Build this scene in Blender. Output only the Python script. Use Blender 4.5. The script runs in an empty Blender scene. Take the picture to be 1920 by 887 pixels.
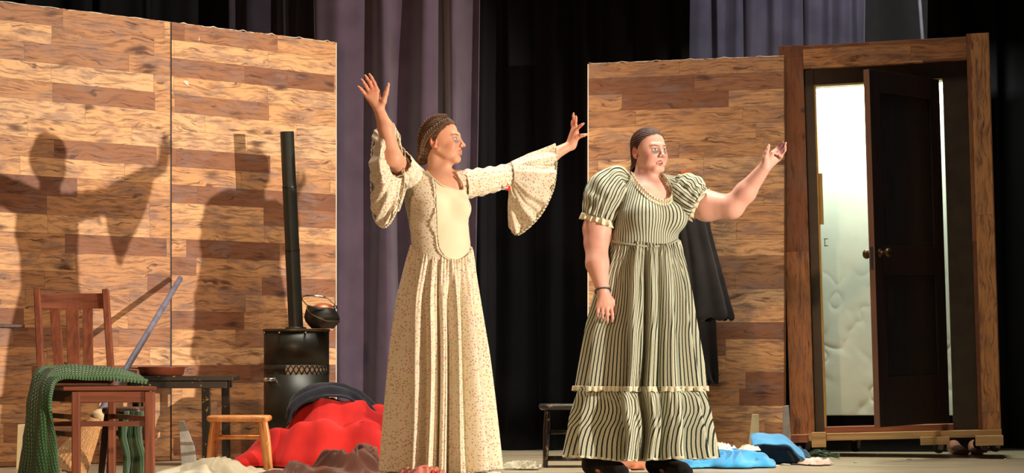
import bpy, bmesh, math, random
import numpy as np
from mathutils import Vector, Matrix

PI = math.pi
C = bpy.context.scene.collection
SC = bpy.context.scene

# ------------------------------------------------------------------ camera, world, lights, exposure
F = 4000.0; HX = 960.0; HY = 667.0; CH = 0.57
cam = bpy.data.cameras.new('camera'); camo = bpy.data.objects.new('camera', cam); C.objects.link(camo)
cam.sensor_width = 36.0; cam.lens = 36.0 * F / 1920.0
cam.shift_y = (HY - 443.5) / 1920.0
camo.location = (0, 0, CH); camo.rotation_euler = (PI / 2, 0, 0)
cam.clip_start = 0.5; cam.clip_end = 200
SC.camera = camo

wd = bpy.data.worlds.new('house_dark'); SC.world = wd; wd.use_nodes = True
wd.node_tree.nodes['Background'].inputs[0].default_value = (0.55, 0.5, 0.62, 1)
wd.node_tree.nodes['Background'].inputs[1].default_value = 0.03

def spot(name, loc, target, power, color, size=50, blend=0.5, radius=0.05):
    l = bpy.data.lights.new(name, 'SPOT'); l.energy = power; l.color = color
    l.spot_size = math.radians(size); l.spot_blend = blend; l.shadow_soft_size = radius
    o = bpy.data.objects.new(name, l); C.objects.link(o); o.location = loc
    o.rotation_euler = (Vector(target) - Vector(loc)).to_track_quat('-Z', 'Y').to_euler()
    return o

def area(name, loc, target, power, color, sx, sy):
    l = bpy.data.lights.new(name, 'AREA'); l.energy = power; l.color = color
    l.shape = 'RECTANGLE'; l.size = sx; l.size_y = sy
    o = bpy.data.objects.new(name, l); C.objects.link(o); o.location = loc
    o.rotation_euler = (Vector(target) - Vector(loc)).to_track_quat('-Z', 'Y').to_euler()
    return o

# hard side light from the right of the house, throws the two figures onto the left flats
spot('right_side_spot', (7.9, 4.3, 1.42), (-0.95, 10.75, 1.2), 5900, (1.0, 0.86, 0.71), 27, 0.3, 0.045)
# warm front light from the left of the house
spot('left_front_spot', (-1.9, 1.0, 2.9), (-0.65, 11.0, 0.95), 1150, (1.0, 0.58, 0.32), 30, 0.7, 0.14)
# overhead stage wash
wash = area('stage_wash', (0.3, 10.6, 5.4), (0.3, 10.62, 0.0), 100, (1.0, 0.92, 0.80), 3.4, 0.6); wash.data.spread = math.radians(70)
# cool light far upstage on the grey drapes
spot('upstage_light', (2.6, 13.3, 4.3), (2.4, 15.6, 2.4), 120, (0.86, 0.84, 1.0), 110, 0.8, 0.1)

vs = SC.view_settings
vs.view_transform = 'Standard'; vs.look = 'None'; vs.gamma = 1.0; vs.exposure = 0.0
vs.use_curve_mapping = False

# ------------------------------------------------------------------ helpers
def lin(r, g=None, b=None):
    if g is None: r, g, b = r
    f = lambda c: ((c / 255) / 12.92) if c / 255 <= 0.04045 else (((c / 255) + 0.055) / 1.055) ** 2.4
    return (f(r), f(g), f(b), 1.0)

def W(px, py, d):
    """a picture position at distance d -> the point in the room"""
    return np.array([(px - HX) * d / F, d, CH + (HY - py) * d / F])

def FL(px, d, z=0.0):
    return np.array([(px - HX) * d / F, d, z])

def setprops(o, label=None, cat=None, group=None, kind=None):
    if label: o['label'] = label
    if cat: o['category'] = cat
    if group: o['group'] = group
    if kind: o['kind'] = kind
    return o

def thing(name, label, cat, loc=(0, 0, 0), group=None, rot=(0, 0, 0)):
    o = bpy.data.objects.new(name, None); C.objects.link(o)
    o.location = tuple(float(v) for v in loc); o.rotation_euler = rot
    o.empty_display_size = 0.05
    return setprops(o, label, cat, group)

def mesh_obj(name, verts, faces, mat, parent=None, smooth=True, attrs=None, world=True, cols=None, mats=None, fmat=None):
    """verts are in world coordinates unless world=False (then in the parent's space)"""
    me = bpy.data.meshes.new(name)
    V = np.asarray(verts, dtype=np.float64)
    if parent is not None and world:
        base = Matrix.Translation(parent_origin(parent))
        off = np.array(parent_origin(parent)); V = V - off
    me.from_pydata([tuple(v) for v in V], [], [tuple(int(i) for i in f) for f in faces])
    if mats:
        for m in mats: me.materials.append(m)
        if fmat is not None: me.polygons.foreach_set('material_index', np.asarray(fmat, dtype=np.int32))
    elif mat: me.materials.append(mat)
    if smooth: me.polygons.foreach_set('use_smooth', [True] * len(me.polygons))
    if attrs:
        for k, a in attrs.items():
            at = me.attributes.new(k, 'FLOAT', 'POINT'); at.data.foreach_set('value', np.asarray(a, dtype=np.float32))
    if cols is not None:
        ca = me.color_attributes.new('tint', 'FLOAT_COLOR', 'POINT')
        ca.data.foreach_set('color', np.asarray(cols, dtype=np.float32).ravel())
    me.update()
    o = bpy.data.objects.new(name, me); C.objects.link(o)
    if parent is not None: o.parent = parent
    return o

def parent_origin(p):
    t = np.array([0.0, 0, 0]); q = p
    while q is not None:
        t = t + np.array(q.location); q = q.parent
    return t

def bm_obj(name, bm, mat, parent=None, smooth=False, bevel=0.0, world=True):
    if parent is not None and world:
        bmesh.ops.translate(bm, verts=bm.verts, vec=Vector(-parent_origin(parent)))
    me = bpy.data.meshes.new(name); bm.normal_update(); bm.to_mesh(me); bm.free()
    me.materials.append(mat)
    if smooth: me.polygons.foreach_set('use_smooth', [True] * len(me.polygons))
    o = bpy.data.objects.new(name, me); C.objects.link(o)
    if parent is not None: o.parent = parent
    if bevel > 0:
        b = o.modifiers.new('bevel', 'BEVEL'); b.width = bevel; b.segments = 2; b.limit_method = 'ANGLE'
    return o

def add_box(bm, lo, hi, M=None):
    x0, y0, z0 = lo; x1, y1, z1 = hi
    vs_ = [bm.verts.new(v) for v in ((x0,y0,z0),(x1,y0,z0),(x1,y1,z0),(x0,y1,z0),(x0,y0,z1),(x1,y0,z1),(x1,y1,z1),(x0,y1,z1))]
    for f in ((0,3,2,1),(4,5,6,7),(0,1,5,4),(1,2,6,5),(2,3,7,6),(3,0,4,7)):
        bm.faces.new([vs_[i] for i in f])
    if M is not None: bmesh.ops.transform(bm, matrix=M, verts=vs_)
    return vs_

def add_bar(bm, a, b, w, t, up=(0, 0, 1)):
    """a rectangular bar from a to b, width w (sideways) and thickness t"""
    a = Vector(a); b = Vector(b); d = (b - a); L = d.length; d.normalize()
    s = d.cross(Vector(up));
    if s.length < 1e-4: s = d.cross(Vector((0, 1, 0)))
    s.normalize(); n = s.cross(d)
    M = Matrix(((s.x, d.x, n.x, a.x), (s.y, d.y, n.y, a.y), (s.z, d.z, n.z, a.z), (0, 0, 0, 1)))
    add_box(bm, (-w / 2, 0, -t / 2), (w / 2, L, t / 2), M)

def add_tube(bm, pts, radii, n=12, cap=True, closed=False):
    pts = [Vector(p) for p in pts]
    if not hasattr(radii, '__len__'): radii = [radii] * len(pts)
    rings = []; prev = None; N = len(pts)
    for i, p in enumerate(pts):
        if closed: t = pts[(i + 1) % N] - pts[(i - 1) % N]
        else: t = pts[min(i + 1, N - 1)] - pts[max(i - 1, 0)]
        t.normalize()
        if prev is None:
            u = t.cross(Vector((0, 0, 1)))
            if u.length < 1e-3: u = t.cross(Vector((1, 0, 0)))
        else: u = prev - t * prev.dot(t)
        u.normalize(); prev = u; v = t.cross(u)
        rings.append([bm.verts.new(p + (u * math.cos(2*PI*k/n) + v * math.sin(2*PI*k/n)) * radii[i]) for k in range(n)])
    M = N if closed else N - 1
    for i in range(M):
        A = rings[i]; B = rings[(i + 1) % N]
        for k in range(n): bm.faces.new((A[k], A[(k+1) % n], B[(k+1) % n], B[k]))
    if cap and not closed:
        bm.faces.new(rings[0][::-1]); bm.faces.new(rings[-1])

def add_lathe(bm, prof, center, n=32, ax=1.0, ay=1.0):
    """prof: list of (r, z); closed where r == 0"""
    cx, cy, cz = center; rings = []
    for r, z in prof:
        if r < 1e-6: rings.append([bm.verts.new((cx, cy, cz + z))])
        else: rings.append([bm.verts.new((cx + ax*r*math.cos(2*PI*k/n), cy + ay*r*math.sin(2*PI*k/n), cz + z)) for k in range(n)])
    for A, B in zip(rings[:-1], rings[1:]):
        for k in range(n):
            k2 = (k + 1) % n
            if len(A) == 1 and len(B) == 1: continue
            if len(A) == 1: bm.faces.new((A[0], B[k], B[k2]))
            elif len(B) == 1: bm.faces.new((A[k], A[k2], B[0]))
            else: bm.faces.new((A[k], A[k2], B[k2], B[k]))

def solid(o, t, off=0.0):
    m = o.modifiers.new('thick', 'SOLIDIFY'); m.thickness = t; m.offset = off; return o

def vnoise(P, seed=0, oct_=3):
    """smooth value noise, P (N,3)"""
    P = np.asarray(P, dtype=np.float64); out = np.zeros(len(P)); amp = 1.0; tot = 0
    def h(i, j, k, s):
        n = (i * 374761393 + j * 668265263 + k * 2147483647 + s * 974634777) & 0xffffffff
        n = ((n ^ (n >> 13)) * 1274126177) & 0xffffffff
        n = n ^ (n >> 16)
        return (n & 0xffff) / 65535.0
    for o in range(oct_):
        Q = P * (2 ** o); I = np.floor(Q).astype(np.int64); f = Q - I; f = f * f * (3 - 2 * f)
        s = 0
        for a in (0, 1):
            for b in (0, 1):
                for c in (0, 1):
                    w = (f[:,0] if a else 1 - f[:,0]) * (f[:,1] if b else 1 - f[:,1]) * (f[:,2] if c else 1 - f[:,2])
                    s = s + w * h(I[:,0] + a, I[:,1] + b, I[:,2] + c, seed + o * 17)
        out += amp * (s * 2 - 1); tot += amp; amp *= 0.5
    return out / tot

def catmull(P, n, closed=False):
    """P (k, ...) control values -> n samples along the first axis"""
    P = np.asarray(P, dtype=np.float64); k = len(P)
    t = np.linspace(0, k, n, endpoint=False) if closed else np.linspace(0, k - 1, n)
    i = np.floor(t).astype(int)
    if not closed: i = np.minimum(i, k - 2)
    f = (t - i).reshape((-1,) + (1,) * (P.ndim - 1))
    if closed: g = lambda j: P[(i + j) % k]
    else:
        E = np.concatenate([[2 * P[0] - P[1]], P, [2 * P[-1] - P[-2]]]); g = lambda j: E[i + 1 + j]
    a, b, c, d = g(-1), g(0), g(1), g(2)
    return 0.5 * (2 * b + (c - a) * f + (2 * a - 5 * b + 4 * c - d) * f**2 + (3 * b - a - 3 * c + d) * f**3)

def grid_faces(nv, nu, closed_u=False, off=0):
    U = nu if closed_u else nu - 1
    r = np.arange(nv - 1)[:, None]; c = np.arange(U)[None, :]; c2 = (c + 1) % nu
    return (np.stack([r * nu + c, r * nu + c2, (r + 1) * nu + c2, (r + 1) * nu + c], -1).reshape(-1, 4) + off)

def grid_normals(G, closed_u=False):
    if closed_u: du = np.roll(G, -1, 1) - np.roll(G, 1, 1)
    else: du = np.gradient(G, axis=1)
    dv = np.gradient(G, axis=0); n = np.cross(du, dv)
    return n / (np.linalg.norm(n, axis=2, keepdims=True) + 1e-9)

def sheet(name, ctrl, mat, parent=None, nu=60, nv=60, thick=0.006, noise=0.0, nscale=8, seed=1, closed_u=False, pleat=None, us=1.0, floor_clip=False, cols=None):
    """cloth through a grid of control points ctrl[v][u]; pleat(u, v) pushes it along the normal"""
    A = np.array(ctrl, dtype=np.float64)
    G = catmull(A, nv)
    G = np.swapaxes(catmull(np.swapaxes(G, 0, 1), nu, closed_u), 0, 1)
    N = grid_normals(G, closed_u)
    u = np.linspace(0, 1, nu, endpoint=not closed_u)[None, :].repeat(nv, 0); v = np.linspace(0, 1, nv)[:, None].repeat(nu, 1)
    D = np.zeros((nv, nu))
    if noise: D += noise * vnoise(G.reshape(-1, 3) * nscale, seed, 3).reshape(nv, nu)
    if pleat is not None: D += pleat(u, v)
    G = G + N * D[..., None]
    if floor_clip: G[..., 2] = np.maximum(G[..., 2], 0.006)
    o = mesh_obj(name, G.reshape(-1, 3), grid_faces(nv, nu, closed_u), mat, parent, attrs={'su': (u * us).ravel(), 'sv': v.ravel()})
    if thick: solid(o, thick)
    return o

def join_meshes(parts):
    V = []; Fc = []; off = 0
    for v, f in parts:
        V.append(v); Fc.append(np.asarray(f) + off); off += len(v)
    return np.concatenate(V), np.concatenate(Fc)

# ------------------------------------------------------------------ materials
class NB:
    def __init__(s, name):
        s.m = bpy.data.materials.new(name); s.m.use_nodes = True; s.t = s.m.node_tree; s.n = s.t.nodes; s.l = s.t.links
        s.b = s.n['Principled BSDF']
    def node(s, typ, **kw):
        n = s.n.new(typ)
        for k, v in kw.items(): setattr(n, k, v)
        return n
    def put(s, sock, val):
        if hasattr(val, 'links') or hasattr(val, 'is_output'): s.l.new(val, sock)
        else: sock.default_value = val
    def math(s, op, a, b=0.0, c=0.0, clamp=False):
        n = s.node('ShaderNodeMath', operation=op); n.use_clamp = clamp
        s.put(n.inputs[0], a); s.put(n.inputs[1], b); s.put(n.inputs[2], c); return n.outputs[0]
    def xyz(s, v):
        n = s.node('ShaderNodeSeparateXYZ'); s.l.new(v, n.inputs[0]); return n.outputs
    def comb(s, x, y, z=0.0):
        n = s.node('ShaderNodeCombineXYZ'); s.put(n.inputs[0], x); s.put(n.inputs[1], y); s.put(n.inputs[2], z); return n.outputs[0]
    def obj(s): return s.node('ShaderNodeTexCoord').outputs['Object']
    def noise(s, vec, scale=1, detail=3, rough=0.5, dist=0.0):
        n = s.node('ShaderNodeTexNoise'); s.l.new(vec, n.inputs['Vector']); n.inputs['Scale'].default_value = scale
        n.inputs['Detail'].default_value = detail; n.inputs['Roughness'].default_value = rough; n.inputs['Distortion'].default_value = dist
        return n.outputs['Fac']
    def white(s, vec):
        n = s.node('ShaderNodeTexWhiteNoise', noise_dimensions='3D'); s.l.new(vec, n.inputs['Vector']); return n.outputs
    def vor(s, vec, scale=1, feature='F1', rnd=1.0):
        n = s.node('ShaderNodeTexVoronoi', feature=feature); s.l.new(vec, n.inputs['Vector']); n.inputs['Scale'].default_value = scale
        n.inputs['Randomness'].default_value = rnd; return n.outputs
    def ramp(s, fac, stops, interp='LINEAR'):
        n = s.node('ShaderNodeValToRGB'); s.put(n.inputs[0], fac); r = n.color_ramp; r.interpolation = interp
        while len(r.elements) > 2: r.elements.remove(r.elements[-1])
        r.elements[0].position = stops[0][0]; r.elements[0].color = stops[0][1]
        r.elements[1].position = stops[-1][0]; r.elements[1].color = stops[-1][1]
        for p, c in stops[1:-1]:
            e = r.elements.new(p); e.color = c
        return n.outputs[0]
    def mix(s, fac, a, b, mode='MIX'):
        n = s.node('ShaderNodeMix', data_type='RGBA', blend_type=mode); s.put(n.inputs[0], fac); s.put(n.inputs[6], a); s.put(n.inputs[7], b)
        return n.outputs[2]
    def step(s, v, lo, hi):
        n = s.node('ShaderNodeMapRange', interpolation_type='SMOOTHSTEP'); s.put(n.inputs[0], v)
        n.inputs[1].default_value = lo; n.inputs[2].default_value = hi; return n.outputs[0]
    def attr(s, name):
        n = s.node('ShaderNodeAttribute'); n.attribute_name = name; return n.outputs
    def color(s, c): s.put(s.b.inputs['Base Color'], c)
    def rough(s, r): s.put(s.b.inputs['Roughness'], r)
    def bump(s, h, strength=0.3, dist=0.01):
        n = s.node('ShaderNodeBump'); n.inputs['Strength'].default_value = strength; n.inputs['Distance'].default_value = dist
        s.put(n.inputs['Height'], h); s.l.new(n.outputs[0], s.b.inputs['Normal'])

def simple(name, rgb, rough=0.6, metal=0.0, var=0.15, scale=12, bump=0.1, bscale=60, spec=0.5, stretch=(1, 1, 1)):
    k = NB(name); o = k.obj(); c = lin(rgb)
    mp = k.node('ShaderNodeMapping'); k.l.new(o, mp.inputs[0]); mp.inputs['Scale'].default_value = stretch
    f = k.noise(mp.outputs[0], scale, 4)
    dk = tuple(v * (1 - var) for v in c[:3]) + (1,); lt = tuple(min(1, v * (1 + var)) for v in c[:3]) + (1,)
    k.color(k.ramp(f, [(0.3, dk), (0.7, lt)])); k.rough(rough)
    k.b.inputs['Metallic'].default_value = metal; k.b.inputs['Specular IOR Level'].default_value = spec
    if bump: k.bump(k.noise(mp.outputs[0], bscale, 3), bump, 0.004)
    return k.m

def plank_mat(name, vertical=False, warm=False, off=(0, 0), h=0.098, length=0.62, light=(232, 180, 128), bias=0.0, gain=1.0, rough=0.55):
    k = NB(name); x, y, z = k.xyz(k.obj())[:3]
    if vertical: x, z = z, x
    x = k.math('ADD', x, off[0]); z = k.math('ADD', z, off[1])
    rowf = k.math('DIVIDE', z, h); row = k.math('FLOOR', rowf)
    rr = k.white(k.comb(row, 3.7, 1.1))[0]
    xs = k.math('ADD', k.math('DIVIDE', x, length), k.math('MULTIPLY', rr, 9.0)); seg = k.math('FLOOR', xs)
    rid = k.white(k.comb(row, seg, 5.3))[0]
    rowv = k.white(k.comb(row, 11.3, 2.0))[0]
    val = k.math('ADD', k.math('ADD', k.math('MULTIPLY', rowv, 0.52), k.math('MULTIPLY', rid, 0.48)), bias)
    s = lambda r, g, b: lin(min(255, r * gain), min(255, g * gain), min(255, b * gain))
    base = k.ramp(val, [(0.0, s(128, 84, 60)), (0.22, s(150, 100, 70)), (0.36, s(186, 136, 96)), (0.5, s(212, 158, 108)), (0.7, s(*light)), (1.0, s(220, 180, 138))])
    # cool grey weathering patches
    g = k.noise(k.comb(k.math('MULTIPLY', x, 5.0), k.math('MULTIPLY', z, 14.0), rid), 1, 4, 0.6)
    base = k.mix(k.math('MULTIPLY', k.step(g, 0.46, 0.66), 0.6), base, s(140, 116, 108))
    # wavy grain
    wx = k.noise(k.comb(k.math('MULTIPLY', x, 3.5), k.math('MULTIPLY', z, 9.0), k.math('MULTIPLY', rid, 40)), 1, 3, 0.5)
    zz = k.math('ADD', k.math('MULTIPLY', z, 70.0), k.math('MULTIPLY', wx, 7.0))
    gr = k.noise(k.comb(k.math('MULTIPLY', x, 7.0), zz, k.math('MULTIPLY', rid, 20)), 1, 5, 0.62)
    base = k.mix(k.math('MULTIPLY', k.step(gr, 0.44, 0.66), 0.62), base, s(112, 74, 54))
    # dark checks and knots
    ck = k.noise(k.comb(k.math('MULTIPLY', x, 7.0), k.math('ADD', k.math('MULTIPLY', z, 84.0), k.math('MULTIPLY', wx, 12.0)), k.math('MULTIPLY', rid, 71)), 1, 3, 0.55)
    base = k.mix(k.math('MULTIPLY', k.step(ck, 0.59, 0.70), 0.8), base, s(78, 54, 46))
    vo = k.vor(k.comb(k.math('ADD', k.math('MULTIPLY', x, 3.6), k.math('MULTIPLY', wx, 0.5)), k.math('ADD', k.math('MULTIPLY', z, 9.5), k.math('MULTIPLY', wx, 0.9)), 0), 1)
    kn = k.math('MULTIPLY', k.math('SUBTRACT', 1.0, k.step(vo['Distance'], 0.05, 0.30)), k.step(gr, 0.34, 0.52))
    base = k.mix(k.math('MULTIPLY', kn, 0.85), base, s(70, 44, 36))
    # joints
    fz = k.math('FRACT', rowf); fx = k.math('FRACT', xs)
    jz = k.math('MINIMUM', fz, k.math('SUBTRACT', 1.0, fz)); jx = k.math('MULTIPLY', k.math('MINIMUM', fx, k.math('SUBTRACT', 1.0, fx)), length / h)
    j = k.math('SUBTRACT', 1.0, k.step(k.math('MINIMUM', jz, jx), 0.0, 0.022))
    base = k.mix(k.math('MULTIPLY', j, 0.6), base, s(86, 56, 42))
    if warm: base = k.mix(1.0, base, (1.0, 0.80, 0.62, 1), 'MULTIPLY')
    k.color(base); k.rough(rough); k.b.inputs['Specular IOR Level'].default_value = 0.3
    return k.m

def wood_mat(name, rgb, dark, axis='z', rough=0.45, freq=40, chips=None):
    k = NB(name); x, y, z = k.xyz(k.obj())[:3]
    lo = {'x': (2.5, freq, freq), 'y': (freq, 2.5, freq), 'z': (freq, freq, 2.5)}[axis]
    v = k.comb(k.math('MULTIPLY', x, lo[0]), k.math('MULTIPLY', y, lo[1]), k.math('MULTIPLY', z, lo[2]))
    g = k.noise(v, 1, 5, 0.6, 0.4)
    base = k.ramp(g, [(0.3, lin(dark)), (0.62, lin(rgb))])
    if chips:
        c = k.noise(k.obj(), 38, 4, 0.6); c2 = k.noise(k.obj(), 7, 2, 0.5)
        base = k.mix(k.step(k.math('ADD', c, k.math('MULTIPLY', c2, 0.35)), 0.80, 0.86), base, lin(chips))
    k.color(base); k.rough(rough); k.bump(g, 0.15, 0.003)
    return k.m

def cloth_mat(name, rgb, rgb2=None, rough=0.9, weave=500, sheen=0.3, var=0.12, vscale=5):
    k = NB(name); o = k.obj(); c = lin(rgb); c2 = lin(rgb2) if rgb2 else tuple(v * (1 - var) for v in c[:3]) + (1,)
    f = k.noise(o, vscale, 3); k.color(k.ramp(f, [(0.35, c2), (0.65, c)])); k.rough(rough)
    k.b.inputs['Sheen Weight'].default_value = sheen; k.b.inputs['Sheen Roughness'].default_value = 0.5
    k.b.inputs['Specular IOR Level'].default_value = 0.2
    k.bump(k.noise(o, weave, 2), 0.2, 0.001)
    return k.m

def knit_mat(name, rgb, dark):
    k = NB(name); su = k.attr('su')['Fac']; sv = k.attr('sv')['Fac']
    a = k.math('SINE', k.math('MULTIPLY', su, 2 * PI * 30)); zig = k.math('ABSOLUTE', k.math('SUBTRACT', k.math('FRACT', k.math('MULTIPLY', su, 30.0)), 0.5))
    b = k.math('SINE', k.math('ADD', k.math('MULTIPLY', sv, 2 * PI * 75), k.math('MULTIPLY', zig, 7.0)))
    h = k.math('ADD', k.math('MULTIPLY', a, 0.5), k.math('MULTIPLY', b, 0.5))
    k.color(k.ramp(k.math('MULTIPLY_ADD', h, 0.5, 0.5), [(0.15, lin(dark)), (0.75, lin(rgb))])); k.rough(0.95)
    k.b.inputs['Sheen Weight'].default_value = 0.3
    k.bump(h, 0.8, 0.006); return k.m

def floral_mat(name):
    k = NB(name); o = k.obj(); base = k.mix(k.noise(o, 9, 2), lin(222, 214, 192), lin(212, 201, 172))
    v = k.vor(o, 84, 'F1', 0.8); dist = v['Distance']; col = v['Color']
    r = k.xyz(col)
    c = k.ramp(r[0], [(0.0, lin(178, 92, 104)), (0.30, lin(150, 110, 150)), (0.5, lin(120, 138, 96)), (0.72, lin(206, 150, 92)), (0.9, lin(190, 110, 116))], 'CONSTANT')
    nz = k.math('MULTIPLY', k.noise(o, 260, 2), 0.28)
    f = k.math('SUBTRACT', 1.0, k.step(k.math('ADD', dist, nz), 0.38, 0.54))
    base = k.mix(k.math('MULTIPLY', f, 0.75), base, c)
    v2 = k.vor(o, 120, 'F1', 1.0)
    f2 = k.math('SUBTRACT', 1.0, k.step(v2['Distance'], 0.16, 0.24))
    base = k.mix(k.math('MULTIPLY', f2, 0.6), base, lin(150, 148, 104))
    k.color(base); k.rough(0.85); k.b.inputs['Sheen Weight'].default_value = 0.15; k.b.inputs['Specular IOR Level'].default_value = 0.2
    return k.m

def stripe_mat(name):
    k = NB(name); su = k.attr('su')['Fac']; o = k.obj(); sv = k.attr('sv')['Fac']
    wob = k.math('MULTIPLY', k.math('SUBTRACT', k.noise(o, 60, 2), 0.5), 0.10)
    f = k.math('FRACT', k.math('ADD', su, wob))
    tri = k.math('ABSOLUTE', k.math('SUBTRACT', f, 0.5))          # 0 mid .. .5 edge
    dark = k.math('SUBTRACT', 1.0, k.step(tri, 0.13, 0.21))
    thin = k.math('MULTIPLY', k.step(tri, 0.40, 0.46), 0.35)
    light = k.mix(k.noise(o, 7, 2), lin(192, 194, 172), lin(176, 178, 154))
    c = k.mix(dark, light, lin(36, 44, 42)); c = k.mix(thin, c, lin(112, 118, 100))
    k.color(c); k.rough(0.9); k.b.inputs['Specular IOR Level'].default_value = 0.2
    k.bump(k.noise(o, 320, 2), 0.3, 0.002)
    return k.m

def tint_mat(name, rough=0.5, sss=0.12):
    k = NB(name); c = k.attr('tint')['Color']; o = k.obj()
    n = k.noise(o, 30, 3); c = k.mix(k.math('MULTIPLY', k.step(n, 0.45, 0.75), 0.12), c, lin(190, 108, 92))
    k.color(c); k.rough(rough)
    k.b.inputs['Subsurface Weight'].default_value = sss; k.b.inputs['Subsurface Radius'].default_value = (0.012, 0.005, 0.003)
    k.b.inputs['Specular IOR Level'].default_value = 0.35
    return k.m

def hair_mat(name, light, dark):
    k = NB(name); su = k.attr('su')['Fac']; sv = k.attr('sv')['Fac']
    v = k.comb(k.math('MULTIPLY', su, 90.0), k.math('MULTIPLY', sv, 4.0), 0)
    g = k.noise(v, 1, 4, 0.6); k.color(k.ramp(g, [(0.38, lin(dark)), (0.62, lin(light))])); k.rough(0.6); k.b.inputs['Specular IOR Level'].default_value = 0.25
    k.bump(g, 0.7, 0.004); return k.m

M = {}
M['wood_a'] = plank_mat('plank_paper_left', off=(3.1, 2.03))
M['wood_b'] = plank_mat('plank_paper_second', off=(9.4, 2.03))
M['wood_c'] = plank_mat('plank_paper_right', off=(6.2, 5.07), gain=0.95, bias=-0.03, h=0.094)
M['wood_v'] = plank_mat('plank_paper_upright', True, off=(1.3, 0.31), gain=0.88, bias=-0.08, length=1.1, warm=True)
M['wood_h'] = plank_mat('plank_paper_header', off=(4.0, 0.05), gain=0.90, bias=-0.04, warm=True)
M['paper_edge'] = simple('pale_paper_edge', (225, 212, 190), 0.8)
M['jamb'] = simple('brown_jamb_paint', (58, 45, 30), 0.45, var=0.2)
M['jamb_edge'] = simple('ochre_edge_paint', (176, 134, 66), 0.5)
M['door_dark'] = wood_mat('dark_door_paint', (46, 32, 26), (26, 20, 18), 'z', 0.35, 30)
M['door_panel'] = wood_mat('dark_panel_paint', (36, 36, 34), (20, 22, 22), 'z', 0.3, 30)
M['door_edge'] = simple('brown_door_edge', (112, 74, 54), 0.5, scale=30, stretch=(1, 1, 0.2))
M['ply'] = wood_mat('plywood', (196, 158, 104), (156, 116, 70), 'x', 0.6)
M['red_ply'] = wood_mat('stained_board', (150, 86, 56), (106, 58, 38), 'x', 0.5)
M['cream_ply'] = simple('cream_plywood', (214, 196, 152), 0.6, var=0.12)
M['grey_paint'] = simple('worn_grey_paint', (150, 148, 140), 0.5, var=0.25, scale=18)
M['steel'] = simple('caster_steel', (150, 145, 130), 0.35, 0.9)
M['rubber'] = simple('caster_rubber', (34, 33, 32), 0.6)
M['chrome'] = simple('bright_chrome', (230, 225, 215), 0.15, 1.0, 0.03)
M['brass'] = simple('dull_brass', (84, 64, 40), 0.4, 0.8)
M['stove'] = simple('stove_black_sheet', (40, 40, 32), 0.42, 0.3, 0.2, 6, 0.05)
M['stove_rim'] = simple('stove_rim', (84, 76, 58), 0.4, 0.5)
M['iron'] = simple('cast_iron', (58, 54, 48), 0.38, 0.6, 0.3, 14)
M['copper'] = simple('copper_lid', (196, 122, 84), 0.4, 0.5, 0.2)
M['pan'] = simple('brown_enamel_pan', (122, 62, 40), 0.35, 0.3, 0.2)
M['black_worn'] = wood_mat('worn_black_paint', (44, 40, 34), (26, 25, 22), 'x', 0.32, 30, chips=(168, 152, 96))
M['black_gloss'] = wood_mat('glossy_black_paint', (34, 30, 24), (20, 18, 15), 'z', 0.22, 30, chips=(140, 116, 60))
M['chair'] = wood_mat('red_brown_oak', (140, 80, 55), (98, 52, 37), 'z', 0.42, 45)
M['chair_x'] = wood_mat('red_brown_oak_rails', (140, 80, 55), (98, 52, 37), 'x', 0.42, 45)
M['dark_stool'] = wood_mat('dark_stained_wood', (86, 50, 36), (52, 31, 24), 'z', 0.4, 45)
M['pine'] = wood_mat('golden_pine', (226, 158, 92), (190, 118, 62), 'z', 0.32, 35)
M['broom_stick'] = simple('faded_blue_paint', (118, 116, 134), 0.6, var=0.3, scale=14)
M['twine'] = simple('cream_twine', (206, 178, 136), 0.8, bscale=200, bump=0.4)
k = NB('straw'); x_, y_, z_ = k.xyz(k.obj())[:3]
g_ = k.noise(k.comb(k.math('MULTIPLY', x_, 220), k.math('MULTIPLY', y_, 220), k.math('MULTIPLY', z_, 6)), 1, 3)
k.color(k.ramp(g_, [(0.3, lin(136, 88, 48)), (0.7, lin(214, 160, 100))])); k.rough(0.8); k.bump(g_, 0.6, 0.004); M['straw'] = k.m
M['green_knit'] = knit_mat('green_knit', (66, 122, 58), (16, 46, 20))
M['green_dark'] = cloth_mat('dark_green_cloth', (30, 62, 42))
M['red'] = cloth_mat('red_fleece', (200, 40, 34), (168, 28, 28), sheen=0.08)
M['black_cloth'] = cloth_mat('black_navy_cloth', (30, 32, 42), (20, 20, 28), sheen=0.15)
M['brown_cloth'] = cloth_mat('brown_cloth', (108, 66, 50), (84, 50, 40), rough=0.55, sheen=0.1)
M['cream_cloth'] = cloth_mat('cream_cloth', (206, 196, 166), (188, 176, 146))
M['white_cloth'] = cloth_mat('offwhite_cloth', (230, 218, 200), (208, 190, 170))
M['pink_cloth'] = cloth_mat('pale_pink_cloth', (232, 206, 190), (210, 184, 168))
M['blue'] = cloth_mat('sky_blue_cloth', (52, 150, 200), (40, 128, 182), rough=0.6)
M['blue_dark'] = cloth_mat('deep_blue_cloth', (28, 70, 100), (20, 52, 80))
M['coat'] = cloth_mat('black_wool', (36, 31, 30), (24, 21, 20), weave=220, sheen=0.1)
M['lace'] = cloth_mat('cream_lace', (214, 206, 180), (192, 184, 154))
M['sheet_white'] = cloth_mat('white_sheet', (226, 238, 226), (214, 228, 216), rough=0.75)
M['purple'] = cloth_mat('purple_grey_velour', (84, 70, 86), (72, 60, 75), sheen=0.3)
M['black_velour'] = cloth_mat('black_velour', (9, 9, 14), (7, 7, 11), sheen=0.0)
M['grey_drape'] = cloth_mat('grey_drape', (120, 114, 124), (106, 101, 108))
M['sock'] = cloth_mat('black_sock', (26, 24, 25), (20, 18, 19), sheen=0.1)
M['bodice_cream'] = cloth_mat('cream_cotton', (214, 208, 178), (207, 200, 168), var=0.05)
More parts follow.
